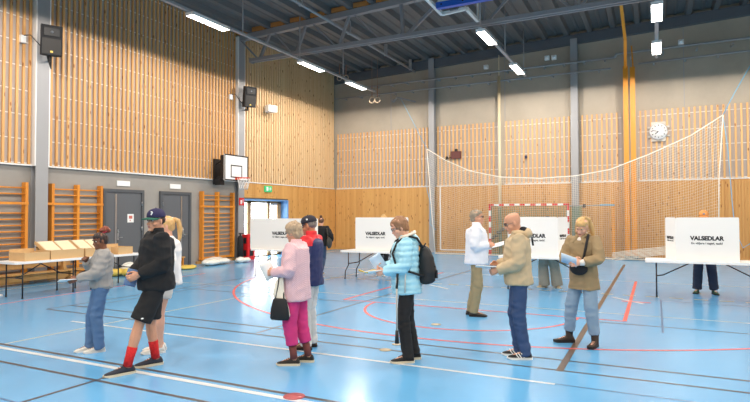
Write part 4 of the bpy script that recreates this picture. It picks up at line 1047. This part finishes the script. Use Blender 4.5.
    def hair(s, m, forms, vx=.009, amp=.007, name='hair', front=True):
        b = MB()
        for c_, r in forms+([((.018, 0, .172), (.07, .069, .056))] if front else []): b.ellip(s.H_(*c_), r, s.RH, 14, 10)
        return s.rem(b, name, m, vx=vx, sm=1, disp=lambda c, n: amp*noise.noise(V3((c.x*55, c.y*55, c.z*16)))+amp*noise.noise(c*30))
    def cap(s, m, mbrim, badge=None, tilt=0.):
        b = MB(); rings = []
        for z, r in ((.145, 1.0), (.16, 1.02), (.185, .98), (.21, .84), (.23, .6), (.24, .3), (.243, .06)):
            rings.append([s.H_(-.012+.105*r*cos(2*pi*i/24), .088*r*sin(2*pi*i/24), z-.02*cos(2*pi*i/24)*(0)) for i in range(24)])
        loft_add(b, rings)
        c_ = s.put(b, 'cap', m)
        b = MB(); vs = []; n = 12
        for zz in (.0, -.007):
            for rr in (.85, 1.):
                for i in range(n+1):
                    t = -pi/2*.86+pi*.86*i/n
                    if rr < .9: x, y = -.012+.1*cos(t), .085*sin(t)
                    else: x, y = .0+.1*cos(t)+.075*max(0, cos(t))**.6, .086*sin(t)
                    vs.append(s.H_(x, y, .152+zz-.012*(abs(y)/.085)**2*1.2-(.012 if rr > .9 else 0)))
        q = n+1; fs = []
        for i in range(n):
            fs += [(i, i+1, q+i+1, q+i), (2*q+i, 3*q+i, 3*q+i+1, 2*q+i+1), (q+i, q+i+1, 3*q+i+1, 3*q+i), (i, 2*q+i, 2*q+i+1, i+1)]
        fs += [(0, q, 3*q, 2*q), (n, 2*q+n, 3*q+n, q+n)]
        b.add(vs, fs, 0, True); s.put(b, 'brim', mbrim, c_)
        b = MB(); b.ellip(s.H_(-.012, 0, .244), (.009, .009, .005), s.RH, 8, 6); s.put(b, 'button', m, c_)
        if badge:
            bb = MB(); bb.ellip(s.H_(.086, 0, .187), (.012, .024, .02), s.RH, 10, 8); s.put(bb, 'badge', badge, c_)
        return c_
    def glasses(s, m, lens=None, dark=False):
        b = MB()
        for y in (.031, -.031):
            b.tube([s.H_(.097, y+.023*cos(2*pi*i/14), .114+.017*sin(2*pi*i/14)) for i in range(15)], .0018, 5)
            b.tube([s.H_(.096, y+(.023 if y > 0 else -.023), .118), s.H_(.05, (.073 if y > 0 else -.073), .116), s.H_(-.005, (.08 if y > 0 else -.08), .112)], .0018, 5)
        b.tube([s.H_(.098, -.009, .118), s.H_(.1, 0, .121), s.H_(.098, .009, .118)], .0018, 5)
        g = s.put(b, 'glasses', m)
        if lens:
            b = MB()
            for y in (.031, -.031): b.tube([s.H_(.0955, y, .114), s.H_(.0975, y, .114)], .0205, 14)
            s.put(b, 'lenses', lens, g)
        return g
    def strap(s, name, pts, r, m, parent=None): b = MB(); b.tube(pts, r, 6); return s.put(b, name, m, parent)

def sheet(name, P, c_local, ux, uy, hx, hy, hz, m, label, cat='paper', bend=0., group=None):
    """a held sheet, booklet or envelope: a thing of its own, placed in the holder's hand"""
    r = P.Mw; c_ = P.W(c_local); R = r.to_3x3(); ux = (R@V3(ux)).normalized(); uy = (R@V3(uy)).normalized(); uz = ux.cross(uy).normalized(); uy = uz.cross(ux)
    b = MB(); n = 6; vs = []
    for sz in (-1, 1):
        for i in range(n+1):
            t = -1+2*i/n
            for sy in (-1, 1): vs.append(ux*(hx*t)+uy*(hy*sy)+uz*(hz*sz-bend*t*t))
    q = 2*(n+1); fs = []
    for i in range(n):
        a = 2*i; fs += [(a, a+1, a+3, a+2), (q+a, q+a+2, q+a+3, q+a+1), (a, a+2, q+a+2, q+a), (a+1, q+a+1, q+a+3, a+3)]
    fs += [(0, q, q+1, 1), (2*n, 2*n+1, q+2*n+1, q+2*n)]
    b.add(vs, fs, 0, True); o = b.build(name, m, None, c_); tag(o, label, cat, group); return o

S_light = skin('skin_light', (208, 152, 122)); S_fair = skin('skin_fair', (222, 168, 142)); S_tan = skin('skin_tan', (184, 124, 90)); S_brown = skin('skin_brown', (124, 78, 54)); S_leg = skin('skin_leg', (214, 152, 112))
K_black = cloth('black_fabric', (26, 26, 28), .9); K_blackp = cloth('black_trousers', (30, 28, 28), .85)
M_soleb = mat('beige_sole', (214, 202, 176), .6); M_solew = mat('white_sole', (230, 228, 222), .6); M_soleblk = mat('dark_sole', (28, 24, 22), .7)
GRP = 'papers in the voters\' hands'

# 1 girl in the grey sweatshirt
p = fl(99, 351)
g = Person(p, 1.47, -82, 'girl in grey sweatshirt and blue jeans with reddish hair bun, hand near her chin', S_brown, lean=-.05, head=(12, 14, 0), feet=((.0, .06, -6), (.1, -.1, 6)),
           hands=((.29, .1, 1.06), (.17, -.06, 1.29)), elbows=(V3((-.7, .35, -.5)), V3((-.2, -.6, -.8))), curl=(.6, 1.5), hip_shift=(-.01, 0))
g.top('sweatshirt', cloth('grey_marl', (158, 155, 152), .95), hem=.9, sl=(.085, .09, .052), boxy=.17, depth=.14, cr=.075, fold=.02, flare=-.01, back=.02)
g.legs('jeans', cloth('blue_denim', (84, 116, 156), .85), rh=.09, rk=.082, ra=.07, zend=.05, fold=.011)
for i in (0, 1): g.shoe(i, cloth('white_leather', (226, 222, 212), .5, .1), M_solew, laces=M_solew)
hm = hairm('dark_brown_hair', (46, 30, 26)); g.hair(hm, [((-.022, 0, .135), (.094, .084, .1)), ((-.05, 0, .09), (.06, .07, .06))])
g.hair(hairm('auburn_hair', (132, 64, 42)), [((-.1, 0, .25), (.058, .055, .045)), ((-.06, .0, .245), (.045, .05, .038)), ((-.13, 0, .225), (.04, .045, .04))], amp=.01, name='hair_bun', front=False); g.brows(hm)
b = MB(); b.tube([g.H_(-.075+.038*cos(2*pi*i/14), .04*sin(2*pi*i/14), .215) for i in range(15)], .01, 6); g.put(b, 'hair_band', mat('red_band', (170, 30, 60), .7))
sheet('folded_paper', g, g.grip(0, .1, .02)+V3((.03, 0, .01)), (1, .1, .02), (0, 1, .25), .1, .07, .004, M_paper, 'white folded paper held low by the girl in grey', 'paper', 0, GRP)
# 2 man in black
p = fl(145, 368.5)
g = Person(p, 1.74, -76, 'man in black jacket, black shorts, red socks and navy cap, striding left', S_light, lean=.0, twist=.0, head=(28, 4, 0), feet=((.2, .1, 4), (-.13, -.08, 0)),
           hands=((.09, .12, 1.02), (.13, -.02, 1.02)), elbows=(V3((-.75, .3, -.5)), V3((-.5, -.6, -.5))), curl=(.8, .8), shoulder=.19, belly=.015, hip_shift=(-.11, 0))
g.top('jacket', K_black, hem=.84, sl=(.09, .085, .058), boxy=.2, depth=.17, cr=.078, collar=.04, fold=.014, back=.02)
g.legs('shorts', K_black, rh=.1, rk=.112, knee_end=.95, fold=.008, hipw=.17, hipd=.14)
for i in (0, 1): g.sock(i, mat('red_patterned_sock', (196, 32, 34), .9, noise_scale=45, noise_amt=.55), .27)
for i in (0, 1): g.shoe(i, cloth('navy_mesh', (44, 48, 60), .8), M_soleb, L=1.1, laces=mat('navy_lace', (30, 32, 44), .8))
hm = hairm('short_dark_hair', (58, 42, 32)); g.hair(hm, [((-.028, 0, .125), (.088, .08, .075))], front=False); g.brows(hm)
g.cap(cloth('navy_cap_cloth', (44, 42, 78), .9), cloth('green_brim', (38, 96, 80), .9)); b = MB(); b.beam(g.H_(.083, .03, .175), g.H_(.08, .045, .205), .012, .01); b.beam(g.H_(.08, .045, .205), g.H_(.082, .03, .21), .012, .01); g.put(b, 'cap_logo', M_white)
b = MB(); a = g.hips[0]+(g.knee[0]-g.hips[0])*.86; b.ellip(a+V3((.02, .105, 0)), (.02, .006, .012), n=8, k=6); g.put(b, 'shorts_logo', M_white)
sheet('folded_blue_paper', g, g.grip(0, .09, .035), (.3, .1, -1), (1, 0, .2), .09, .06, .008, mat('slate_paper', (92, 118, 158), .7), 'dark blue folded papers held by the man in black', 'paper', 0, GRP)
# 3 blond woman behind him
p = fl(164, 355)*1.03
g = Person(p, 1.66, -88, 'blond woman with ponytail and white top, mostly hidden behind the man in black', S_fair, head=(0, 5, 0), feet=((.06, .08, 0), (.04, -.08, 0)),
           hands=((.1, .2, .95), (.16, -.15, 1.0)), hip_shift=(-.03, 0))
g.top('white_top', cloth('white_cotton', (232, 230, 228), .9), hem=.84, sl=(.066, .06, .045), boxy=.165, depth=.15, cr=.07, back=.03)
g.legs('shorts', cloth('pale_shorts', (214, 208, 200), .9), rh=.092, rk=.095, knee_end=.55)
for i in (0, 1): g.shoe(i, cloth('white_canvas', (226, 222, 214), .7), M_solew, laces=M_solew)
hm = hairm('blond_hair', (206, 166, 108)); g.hair(hm, [((-.022, 0, .135), (.094, .084, .1)), ((-.05, 0, .09), (.06, .07, .06))]); g.brows(hm)
b = MB(); b.tube([g.H_(-.1, 0, .19), g.H_(-.15, 0, .16), g.H_(-.165, 0, .06), g.H_(-.15, 0, -.06), g.H_(-.13, 0, -.13)], [.025, .035, .034, .026, .01], 10, round_ends=True); g.rem(b, 'ponytail', hm, .009, 1, lambda c, n: .006*noise.noise(V3((c.x*60, c.y*60, c.z*8))))
# 4 woman in the pink jacket
p = fl(299, 363.5)
g = Person(p, 1.60, -112, 'older woman in pale pink quilted jacket and cropped magenta trousers, seen from behind', S_light, lean=.02, head=(-12, 14, 0), feet=((.03, .085, 12), (-.08, -.1, 6)),
           hands=((.26, .16, 1.1), (.24, -.06, 1.1)), elbows=(V3((-.7, .4, -.5)), V3((-.6, -.5, -.5))), curl=(.9, .9), belly=.015, hip_shift=(.03, 0))
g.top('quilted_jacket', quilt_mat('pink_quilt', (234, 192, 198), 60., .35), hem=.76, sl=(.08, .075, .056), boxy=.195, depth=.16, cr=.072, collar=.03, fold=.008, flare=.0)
g.legs('trousers', cloth('magenta_cotton', (204, 52, 118), .85), rh=.092, rk=.085, ra=.072, zend=.24, fold=.01)
for i in (0, 1): g.sock(i, mat('russet_sock', (116, 62, 56), .9), .26, .044, .05)
for i in (0, 1): g.shoe(i, cloth('dark_olive_canvas', (40, 36, 30), .8), M_soleb, laces=M_black)
hm = hairm('ash_blond_hair', (176, 152, 124)); g.hair(hm, [((-.02, 0, .14), (.104, .094, .1)), ((-.055, 0, .08), (.062, .078, .07)), ((-.01, 0, .11), (.07, .088, .07))], amp=.012); g.brows(hm)
sheet('ballot_envelope', g, g.grip(0, .1, .03)+V3((.02, -.01, .03)), (.45, .1, .9), (.8, .3, -.4), .1, .07, .004, M_paper, 'white envelope held by the woman in pink', 'paper', 0, GRP)
hp = g.W(g.elb[0]+(g.wr[0]-g.elb[0])*.55+V3((0, .02, -.04)))
R2 = Matrix.Rotation(g.ang, 3, 'Z'); r = empty('handbag', (hp.x, hp.y, hp.z-.48), g.ang); tag(r, 'small black handbag hanging by a long strap from the pink jacket arm', 'handbag')
m = MB(); rr = []
for z, a_, c_ in ((0, .1, .035), (.02, .115, .045), (.12, .105, .042), (.22, .08, .03), (.235, .06, .02)): rr.append([V3((a_*cos(t*2*pi/16), c_*sin(t*2*pi/16), z)) for t in range(16)])
loft_add(m, rr); m.build('pouch', M_blackm, r)
m = MB(); m.tube([(.05, 0, .22), (.02, 0, .36), (0, .0, .53), (-.02, -.04, .54), (-.03, -.02, .36), (-.05, 0, .22)], .009, 6); m.build('strap', M_blackm, r)
r = empty('tote_bag', g.W(g.elb[0]+(g.wr[0]-g.elb[0])*.45+V3((.0, .03, -.05))), g.ang); tag(r, 'cream cloth bag hanging from the forearm of the woman in pink', 'bag')
m = MB(); rr = []
for z, a_, c_, dx in ((.0, .012, .01, 0), (-.06, .05, .016, .03), (-.2, .07, .02, .04), (-.34, .06, .02, -.02), (-.42, .035, .016, -.06), (-.44, .02, .008, -.07)): rr.append([V3((dx+a_*cos(t*2*pi/12), c_*sin(t*2*pi/12)-.03, z)) for t in range(12)])
loft_add(m, rr); m.build('cloth', cloth('cream_cotton', (232, 222, 204), .9), r)
# 5 man in navy jacket and cap
p = fl(311, 352.5)*1.03
def jac(c, n):
    if c.z > 1.42: return 1
    if c.z > 1.33: return 1 if c.x > -.09 else 0
    if c.x > -.03 and c.z > 1.17: return 2
    if c.x > .03 and c.z > .98: return 1
    return 0
g = Person(p, 1.66, -112, 'man in navy, red and green jacket and dark cap beside the woman in pink', S_tan, lean=.0, head=(4, 12, 0), feet=((.03, .09, 8), (.03, -.1, 4)),
           hands=((.22, .08, 1.1), (.24, -.08, 1.1)), shoulder=.185, hip_shift=(.0, 0))
g.top('jacket', [cloth('navy_nylon', (34, 42, 88), .6), cloth('red_nylon', (216, 34, 44), .6), cloth('green_nylon', (70, 190, 150), .6)], hem=.82, sl=(.085, .078, .058), boxy=.19, depth=.155, cr=.078, collar=.05, fold=.012, matfn=jac)
g.legs('trousers', cloth('light_grey_cotton', (206, 204, 200), .9), rh=.092, rk=.09, ra=.075, zend=.05)
for i in (0, 1): g.shoe(i, cloth('brown_leather', (92, 62, 42), .5), M_soleblk)
hm = hairm('grey_hair', (120, 110, 104)); g.hair(hm, [((-.028, 0, .125), (.088, .08, .075))], front=False); g.brows(hm)
g.cap(cloth('charcoal_cap_cloth', (46, 44, 54), .9), cloth('charcoal_cap_cloth', (46, 44, 54), .9)); b = MB(); b.ellip(g.H_(-.02, .088, .185), (.014, .006, .012), g.RH, 8, 6); g.put(b, 'cap_logo', M_white)
# 6 woman in black walking away
p = fl(321, 275.5)
g = Person(p, 1.6, 165, 'woman in black top and jeans with a hair bun, walking away in the background', S_fair, lean=.02, head=(0, 5, 0), feet=((.18, .06, 0), (-.16, -.06, 0)), foot_lift=(0, .05), voxel=.012,
           hands=((.12, .24, .98), (.1, -.3, 1.02)), shoulder=.18)
g.top('black_top', K_black, hem=.88, sl=(.085, .085, .05), boxy=.19, depth=.14, vx=.016, flare=.03)
g.legs('jeans', cloth('dark_denim', (62, 80, 108), .85), rh=.09, rk=.07, ra=.052, zend=.1, vx=.014)
for i in (0, 1): g.shoe(i, cloth('black_leather', (30, 28, 28), .5), M_soleb)
hm = hairm('brown_hair', (92, 62, 44)); g.hair(hm, [((-.015, 0, .14), (.096, .084, .098)), ((-.045, 0, .26), (.045, .045, .04))])
hp = g.W(V3((-.08, -.27, .96))); r = empty('shoulder_bag', hp, g.ang); tag(r, 'dark olive shoulder bag on the right side of the woman walking away', 'bag')
m = MB(); m.ellip((0, 0, .02), (.17, .07, .17)); m.build('pouch', cloth('olive_leather', (58, 54, 46), .6), r); m = MB(); m.tube([(.1, 0, .12), (.06, .06, .4), (-.02, .06, .4), (-.1, 0, .12)], .014, 6); m.build('strap', cloth('olive_leather', (58, 54, 46), .6), r)
# 7 woman in the light blue jacket
p = fl(410, 361)
M_puff = cloth('light_blue_nylon', (164, 216, 232), .45, .15)
g = Person(p, 1.66, -84, 'woman in light blue quilted jacket and black trousers with short brown hair, looking down', S_fair, lean=.05, head=(4, 26, 0), feet=((.03, .07, 2), (-.07, -.09, 2)),
           hands=((.3, .08, 1.06), (.3, -.06, 1.1)), elbows=(V3((-.6, .4, -.6)), V3((-.5, -.5, -.7))), curl=(.8, .8), belly=.02, hip_shift=(.03, 0))
o = g.top('quilted_jacket', M_puff, hem=.80, sl=(.082, .078, .058), boxy=.185, depth=.165, cr=.078, collar=.02, fold=.006, flare=.0)
me = o.data; k_ = g.k
for v, n in zip(me.vertices, [v.normal.copy() for v in me.vertices]):
    c = v.co/k_
    near_arm = min((c-(g.sh[i]+(g.elb[i]-g.sh[i])*t)).length for i in (0, 1) for t in (.3, .6, .9))
    v.co += n*(.009*abs(sin(c.z*pi/.065+c.x*2.))-.005)*k_
g.rem((lambda mb: (mb.ellip(g.T(-.075, 0, 1.44), (.085, .12, .06), g.RT), mb.ellip(g.T(-.12, 0, 1.40), (.06, .1, .07), g.RT), mb)[-1])(MB()), 'hood', M_puff, .011)
b = MB(); b.tube([g.T(.06, .105, 1.45), g.T(-.02, .12, 1.475), g.T(-.1, .09, 1.5), g.T(-.12, 0, 1.51), g.T(-.1, -.09, 1.5)], .02, 8); g.put(b, 'hood_lining', cloth('cream_fleece', (226, 214, 200), .95))
b = MB(); b.tube([g.T(.02, .2, 1.12), g.T(.04, .205, .98), g.T(.05, .205, .83)], .009, 6); b.tube([g.T(.115, .155, 1.02), g.T(.12, .155, .93)], .006, 6); g.put(b, 'seam_tape', mat('reflective_tape', (206, 204, 196), .5))
g.legs('trousers', K_blackp, rh=.092, rk=.075, ra=.066, zend=.06)
for i in (0, 1): g.shoe(i, cloth('black_mesh', (30, 30, 32), .8), M_soleb, laces=M_steeld)
hm = hairm('reddish_brown_hair', (150, 108, 76)); g.hair(hm, [((-.022, 0, .14), (.102, .09, .098)), ((-.05, 0, .085), (.06, .076, .065))], amp=.01); g.brows(hm)
g.glasses(M_steeld)
sheet('ballot_paper', g, g.grip(0, .11, .02)+V3((.05, 0, .01)), (1, .1, -.05), (0, 1, .3), .1, .08, .004, M_paper, 'white papers held out by the woman in light blue', 'paper', 0, GRP)
sheet('blue_leaflet', g, g.grip(1, .08, .02)+V3((.02, .01, .07)), (.5, .1, .8), (.8, .1, -.5), .09, .07, .003, M_bluepaper, 'pale blue leaflet held upright by the woman in light blue', 'paper', 0, GRP)
b = MB(); q = g.W(g.grip(0, .15, .02)+V3((.08, 0, .03))); b.tube([q+V3((.1*cos(t*.4), .08*sin(t*.4), .015*sin(t*.8))) for t in range(14)], .007, 6); tag(b.build('lanyard', M_yellow), 'thin yellow lanyard looped over the papers of the woman in light blue', 'lanyard')
bk = g.T(-.235, .02, 1.13); r = empty('backpack', g.W(bk)+V3((0, 0, -.22)), g.ang); tag(r, 'black backpack on the back of the woman in light blue', 'backpack')
m = MB(); rr = []
for z, a_, c_, dx in ((0, .07, .1, .01), (.03, .1, .13, 0), (.15, .105, .14, -.01), (.3, .085, .12, .0), (.4, .05, .08, .02), (.43, .02, .03, .03)): rr.append([V3((dx+a_*cos(t*2*pi/18), c_*sin(t*2*pi/18), z)) for t in range(18)])
loft_add(m, rr); o = remeshed(m, 'pack', cloth('black_nylon', (28, 28, 30), .6), .012, r, 2, lambda c, n: .008*noise.noise(c*14))
m = MB(); m.tube([(-.085, -.09, .2), (-.1, 0, .17), (-.085, .09, .2)], .008, 6); m.box(-.12, -.1, -.07, .07, .06, .15); m.build('front_pocket', M_blackm, r)
m = MB(); m.tube([(.03, .04, .41), (.01, .02, .45), (.03, -.03, .41)], .008, 6); m.build('carry_loop', M_blackm, r)
Rk = r
def wl(v): return Matrix.Rotation(-g.ang, 3, 'Z')@(g.W(v)-Rk.location)
for sg in (1, -1):
    m = MB(); m.tube([wl(g.T(-.2, sg*.1, 1.32)), wl(g.T(-.13, sg*.12, 1.44)), wl(g.T(-.02, sg*.12, 1.475)), wl(g.T(.1, sg*.12, 1.41)), wl(g.T(.165, sg*.13, 1.28)), wl(g.T(.13, sg*.18, 1.12)), wl(g.T(-.03, sg*.205, 1.06)), wl(g.T(-.18, sg*.15, 1.0))], .014, 6); m.build('shoulder_strap', M_blackm, r)
# cane at her side
q0 = g.W(V3((.17, .2, 1.0))); q1 = g.W(V3((.17, .21, .36))); r = empty('walking_stick', (q1.x, q1.y, q1.z-.1*g.k)); tag(r, 'slim grey walking stick with black end hanging at the light blue jacket', 'walking stick')
o_ = V3(r.location); m = MB(); m.tube([q1-o_, q0-o_], .011, 8); m.build('shaft', mat('stick_grey', (186, 182, 172), .5), r)
m = MB(); m.tube([q1-o_+V3((.0, 0, -.1)), q1-o_+V3((0, 0, .04))], [.026, .018], 8); m.build('black_grip', M_black, r); m = MB(); m.tube([q0-o_+V3((.0, 0, -.12)), q0-o_+V3((.01, 0, .04))], .014, 6); m.build('wrist_loop', M_blackm, r)
# 8 person behind the centre screen
p = fl(384, 276)
g = Person(p, 1.66, -28, 'blond person in dark purple patterned top behind the screen by the woman in light blue', S_fair, voxel=.012, head=(0, 10, 0), hands=((.22, .14, 1.05), (.2, -.16, 1.05)), feet=((.0, .09, 8), (.02, -.09, -8)))
g.top('patterned_top', mat('purple_pattern', (72, 40, 72), .9, noise_scale=28, noise_amt=.8), hem=.88, sl=(.075, .07, .05), boxy=.175, depth=.13, vx=.016)
g.legs('trousers', K_blackp, rh=.09, rk=.07, ra=.055, zend=.12, vx=.015)
for i in (0, 1): g.shoe(i, cloth('cream_canvas', (226, 218, 196), .7), M_solew)
hm = hairm('blond_hair', (206, 166, 108)); g.hair(hm, [((-.022, 0, .14), (.098, .088, .1)), ((-.05, 0, .08), (.06, .08, .07)), ((-.02, .0, .235), (.04, .05, .03))])
# 9 white jacket
p = fl(473, 315.5)
g = Person(p, 1.75, 84, 'grey-haired person with glasses in white jacket and khaki trousers, facing right', S_light, lean=.02, head=(-4, 0, 0), feet=((-.05, .07, -4), (.02, -.08, 0)),
           hands=((.26, .1, 1.12), (.25, -.06, 1.14)), elbows=(V3((-.7, .4, -.6)), V3((-.6, -.5, -.7))), curl=(.8, .8), voxel=.008, belly=.02, shoulder=.18, hip_shift=(.06, 0))
M_wj = cloth('white_nylon', (228, 230, 236), .6)
g.top('jacket', M_wj, hem=.83, sl=(.09, .085, .055), boxy=.2, depth=.165, cr=.08, collar=.045, fold=.012, vx=.013, back=.02)
b = MB(); b.tube([g.T(.02, -.2, 1.36), g.T(.05, -.215, 1.25), g.T(.1, -.2, 1.1)], .007, 6); b.tube([g.T(-.12, -.1, 1.3), g.T(-.14, -.02, 1.3)], .008, 6); g.put(b, 'piping', mat('grey_piping', (136, 140, 150), .6))
g.legs('trousers', cloth('khaki_cotton', (150, 136, 104), .9), rh=.09, rk=.08, ra=.066, zend=.06, vx=.012)
for i in (0, 1): g.shoe(i, cloth('dark_brown_leather', (66, 54, 44), .6), M_soleblk)
hm = hairm('ash_grey_hair', (146, 132, 112)); g.hair(hm, [((-.028, 0, .142), (.098, .086, .095)), ((-.05, 0, .09), (.062, .074, .07))], amp=.008); g.brows(hm); g.glasses(M_black)
sheet('ballot_paper', g, g.grip(0, .11, .01)+V3((.05, -.04, .03)), (1, -.1, .3), (0, 1, .4), .1, .07, .004, M_paper, 'white folded papers held by the person in the white jacket', 'paper', 0, GRP)
# 10 bald man
p = fl(525, 357.5)
g = Person(p, 1.70, -84, 'bald man with glasses in beige hooded jacket and dark blue jeans, looking down', S_light, lean=.03, head=(2, 20, 0), feet=((.0, .08, 3), (.05, -.09, 0)),
           hands=((.3, .1, 1.03), (.3, -.08, 1.08)), elbows=(V3((-.65, .4, -.6)), V3((-.6, -.5, -.7))), curl=(.7, .7), shoulder=.185, belly=.015, hip_shift=(.06, 0))
M_bj = cloth('beige_cotton', (194, 172, 138), .85)
g.top('jacket', M_bj, hem=.86, sl=(.08, .074, .056), boxy=.19, depth=.155, cr=.08, collar=.03, fold=.015)
b = MB(); b.ellip(g.T(-.1, 0, 1.45), (.075, .12, .07), g.RT); b.ellip(g.T(-.02, .07, 1.46), (.08, .05, .04), g.RT); b.ellip(g.T(-.02, -.07, 1.46), (.08, .05, .04), g.RT); g.rem(b, 'hood', M_bj, .011, 2, lambda c, n: .008*noise.noise(c*12))
b = MB(); b.ellip(g.T(-.07, 0, 1.485), (.065, .095, .05), g.RT); g.rem(b, 'hood_lining', K_black, .011)
b = MB(); b.beam(g.T(-.16, .05, 1.4), g.T(-.17, .05, 1.31), .03, .02); g.put(b, 'cord_tab', K_black)
g.legs('jeans', cloth('dark_blue_denim', (52, 74, 112), .85, amt=.3), rh=.09, rk=.076, ra=.066, zend=.05, fold=.013)
for i in (0, 1): g.shoe(i, cloth('black_suede', (26, 26, 28), .8), M_solew, stripes=M_white, laces=M_white)
g.hair(hairm('stubble', (120, 96, 80)), [((-.02, 0, .008+.03), (.07, .056, .03))], amp=.001, name='stubble') if False else None
g.brows(hairm('short_dark_hair', (58, 42, 32))); g.glasses(M_black, mat('tinted_lens', (40, 48, 96), .2))
sheet('ballot_paper', g, g.grip(1, .12, .03)+V3((.05, .03, .0)), (1, 0, .05), (0, 1, .2), .13, .08, .004, M_paper, 'white papers held out by the bald man', 'paper', 0, GRP)
sheet('dark_folder', g, g.grip(1, .12, .03)+V3((.05, .04, .014)), (1, 0, .03), (0, 1, .15), .13, .04, .004, mat('dark_slate_card', (84, 92, 112), .5), 'thin dark folder on top of the bald man\'s papers', 'folder')
# 11 young woman in khaki jacket
p = fl(589, 345)
g = Person(p, 1.64, -24, 'young blond woman in khaki jacket, pale jeans and brown boots reading a paper', S_fair, lean=.03, head=(4, 28, -6), feet=((.04, .1, 4), (.03, -.26, -50)),
           hands=((.27, .02, 1.11), (.24, -.09, 1.13)), elbows=(V3((-.3, .8, -.6)), V3((-.3, -.8, -.6))), curl=(.8, .9), hip_shift=(-.02, -.07), voxel=.0065)
M_kj = cloth('khaki_jacket_cotton', (152, 130, 96), .85)
g.top('jacket', M_kj, hem=.74, sl=(.076, .07, .056), boxy=.172, depth=.15, cr=.085, collar=.02, fold=.014, flare=.035, sl_end=.82)
b = MB(); b.tube([g.T(-.01, 0, 1.44), g.T(-.005, 0, 1.5)], [.064, .06], 14); b.ellip(g.T(.075, 0, 1.385), (.045, .05, .06), g.RT); g.rem(b, 'turtleneck', cloth('cream_knit', (234, 226, 218), .95), .009)
b = MB(); b.tube([g.T(.075, .03, 1.44), g.T(.125, .06, 1.37)], [.028, .02], 8, round_ends=True); b.tube([g.T(.075, -.04, 1.44), g.T(.12, -.075, 1.37)], [.028, .02], 8, round_ends=True); b.tube([g.T(-.02, .085, 1.455), g.T(.07, .06, 1.455)], .022, 8, round_ends=True); b.tube([g.T(-.02, -.085, 1.455), g.T(.07, -.06, 1.455)], .022, 8, round_ends=True); b.tube([g.T(-.02, -.085, 1.455), g.T(-.07, 0, 1.465), g.T(-.02, .085, 1.455)], .026, 8, round_ends=True); g.rem(b, 'collar', M_kj, .009)
for i in (0, 1): b = MB(); d = (g.wr[i]-g.elb[i]); b.tube([g.elb[i]+d*.78, g.wr[i]+d*.06], [.045, .036], 12); g.put(b, 'white_cuff', cloth('cream_knit', (234, 226, 218), .95))
g.legs('jeans', cloth('pale_denim', (134, 158, 180), .85), rh=.09, rk=.083, ra=.068, zend=.16, fold=.012)
for i in (0, 1): g.sock(i, K_black, .2)
for i in (0, 1): g.shoe(i, cloth('brown_suede', (72, 58, 48), .85), M_soleblk, boot=.12, soleh=.038, laces=M_black)
hm = hairm('blond_hair', (206, 166, 108)); g.hair(hm, [((-.03, 0, .142), (.096, .084, .096)), ((-.06, 0, .09), (.055, .07, .07)), ((-.01, 0, .165), (.075, .078, .062))], amp=.008); g.brows(hm)
b = MB(); b.tube([g.H_(-.06, .03, .22), g.H_(-.11, .06, .17), g.H_(-.11, .09, .06), g.H_(-.07, .12, -.05), g.H_(-.04, .13, -.12)], [.025, .035, .035, .028, .012], 10, round_ends=True); b.tube([g.H_(.0, -.078, .12), g.H_(.0, -.08, .02), g.H_(.02, -.07, -.08)], [.014, .016, .008], 8, round_ends=True); g.rem(b, 'ponytail', hm, .009, 1, lambda c, n: .006*noise.noise(V3((c.x*60, c.y*60, c.z*8))))
sheet('blue_leaflet', g, g.grip(0, .1, .03)+V3((.03, -.03, .05)), (-.05, 1, -.3), (.5, .2, .8), .1, .07, .004, M_bluepaper, 'pale blue leaflet read by the young woman in khaki', 'paper', 0, GRP)
r = empty('crossbody_bag', g.W(g.T(.19, .02, 1.03)), g.ang); tag(r, 'small round black crossbody bag on the khaki jacket front', 'bag')
m = MB(); m.ellip((0, 0, 0), (.045, .12, .085)); m.build('pouch', M_blackm, r)
def wl2(v): return Matrix.Rotation(-g.ang, 3, 'Z')@(g.W(v)-r.location)
m = MB(); m.tube([wl2(g.T(.17, .06, 1.08)), wl2(g.T(.165, .09, 1.22)), wl2(g.T(.135, .11, 1.36)), wl2(g.T(.05, .1, 1.47))], .017, 6); m.build('strap', M_blackm, r)
# 12 person behind the middle screen
p = fl(551, 287.5)
g = Person(p, 1.62, -10, 'dark-haired person in wide beige trousers behind the screen next to the bald man', S_tan, voxel=.012, head=(0, 12, 0), hands=((.22, .14, 1.05), (.22, -.14, 1.05)), feet=((.0, .15, 25), (.02, -.15, -40)), hip_shift=(0, -.06))
g.top('dark_top', K_black, hem=.9, sl=(.07, .065, .05), boxy=.17, depth=.13, vx=.016)
g.legs('wide_trousers', cloth('greige_wool', (158, 150, 134), .9), rh=.115, rk=.115, ra=.13, zend=.05, vx=.014, fold=.012)
for i in (0, 1): g.shoe(i, cloth('beige_suede', (186, 164, 130), .8), M_soleb)
hm = hairm('black_hair', (28, 24, 26)); g.hair(hm, [((-.022, 0, .14), (.098, .088, .1)), ((-.05, 0, .08), (.06, .075, .07))])
# 13 man behind the right screen
p = fl(705, 293.5)
g = Person(p, 1.74, 2, 'man in tan cap, dark trousers and green shoes behind the large right screen', S_tan, voxel=.012, head=(0, 12, 0), hands=((.22, .14, 1.05), (.22, -.14, 1.05)), feet=((.0, .16, 14), (.0, -.14, -14)), shoulder=.185)
g.top('dark_jacket', cloth('dark_navy_cotton', (38, 42, 54), .9), hem=.84, boxy=.19, depth=.145, vx=.016)
g.legs('trousers', cloth('dark_navy_denim', (42, 48, 66), .9), rh=.092, rk=.088, ra=.085, zend=.09, vx=.014, fold=.012)
for i in (0, 1): g.shoe(i, cloth('green_mesh', (46, 80, 56), .8), M_soleblk, laces=M_solew)
g.hair(hairm('short_dark_hair', (58, 42, 32)), [((-.028, 0, .125), (.088, .08, .075))], front=False)
g.cap(cloth('tan_cap_cloth', (216, 148, 84), .9), cloth('tan_cap_cloth', (216, 148, 84), .9), mat('cap_badge', (120, 140, 160), .6))
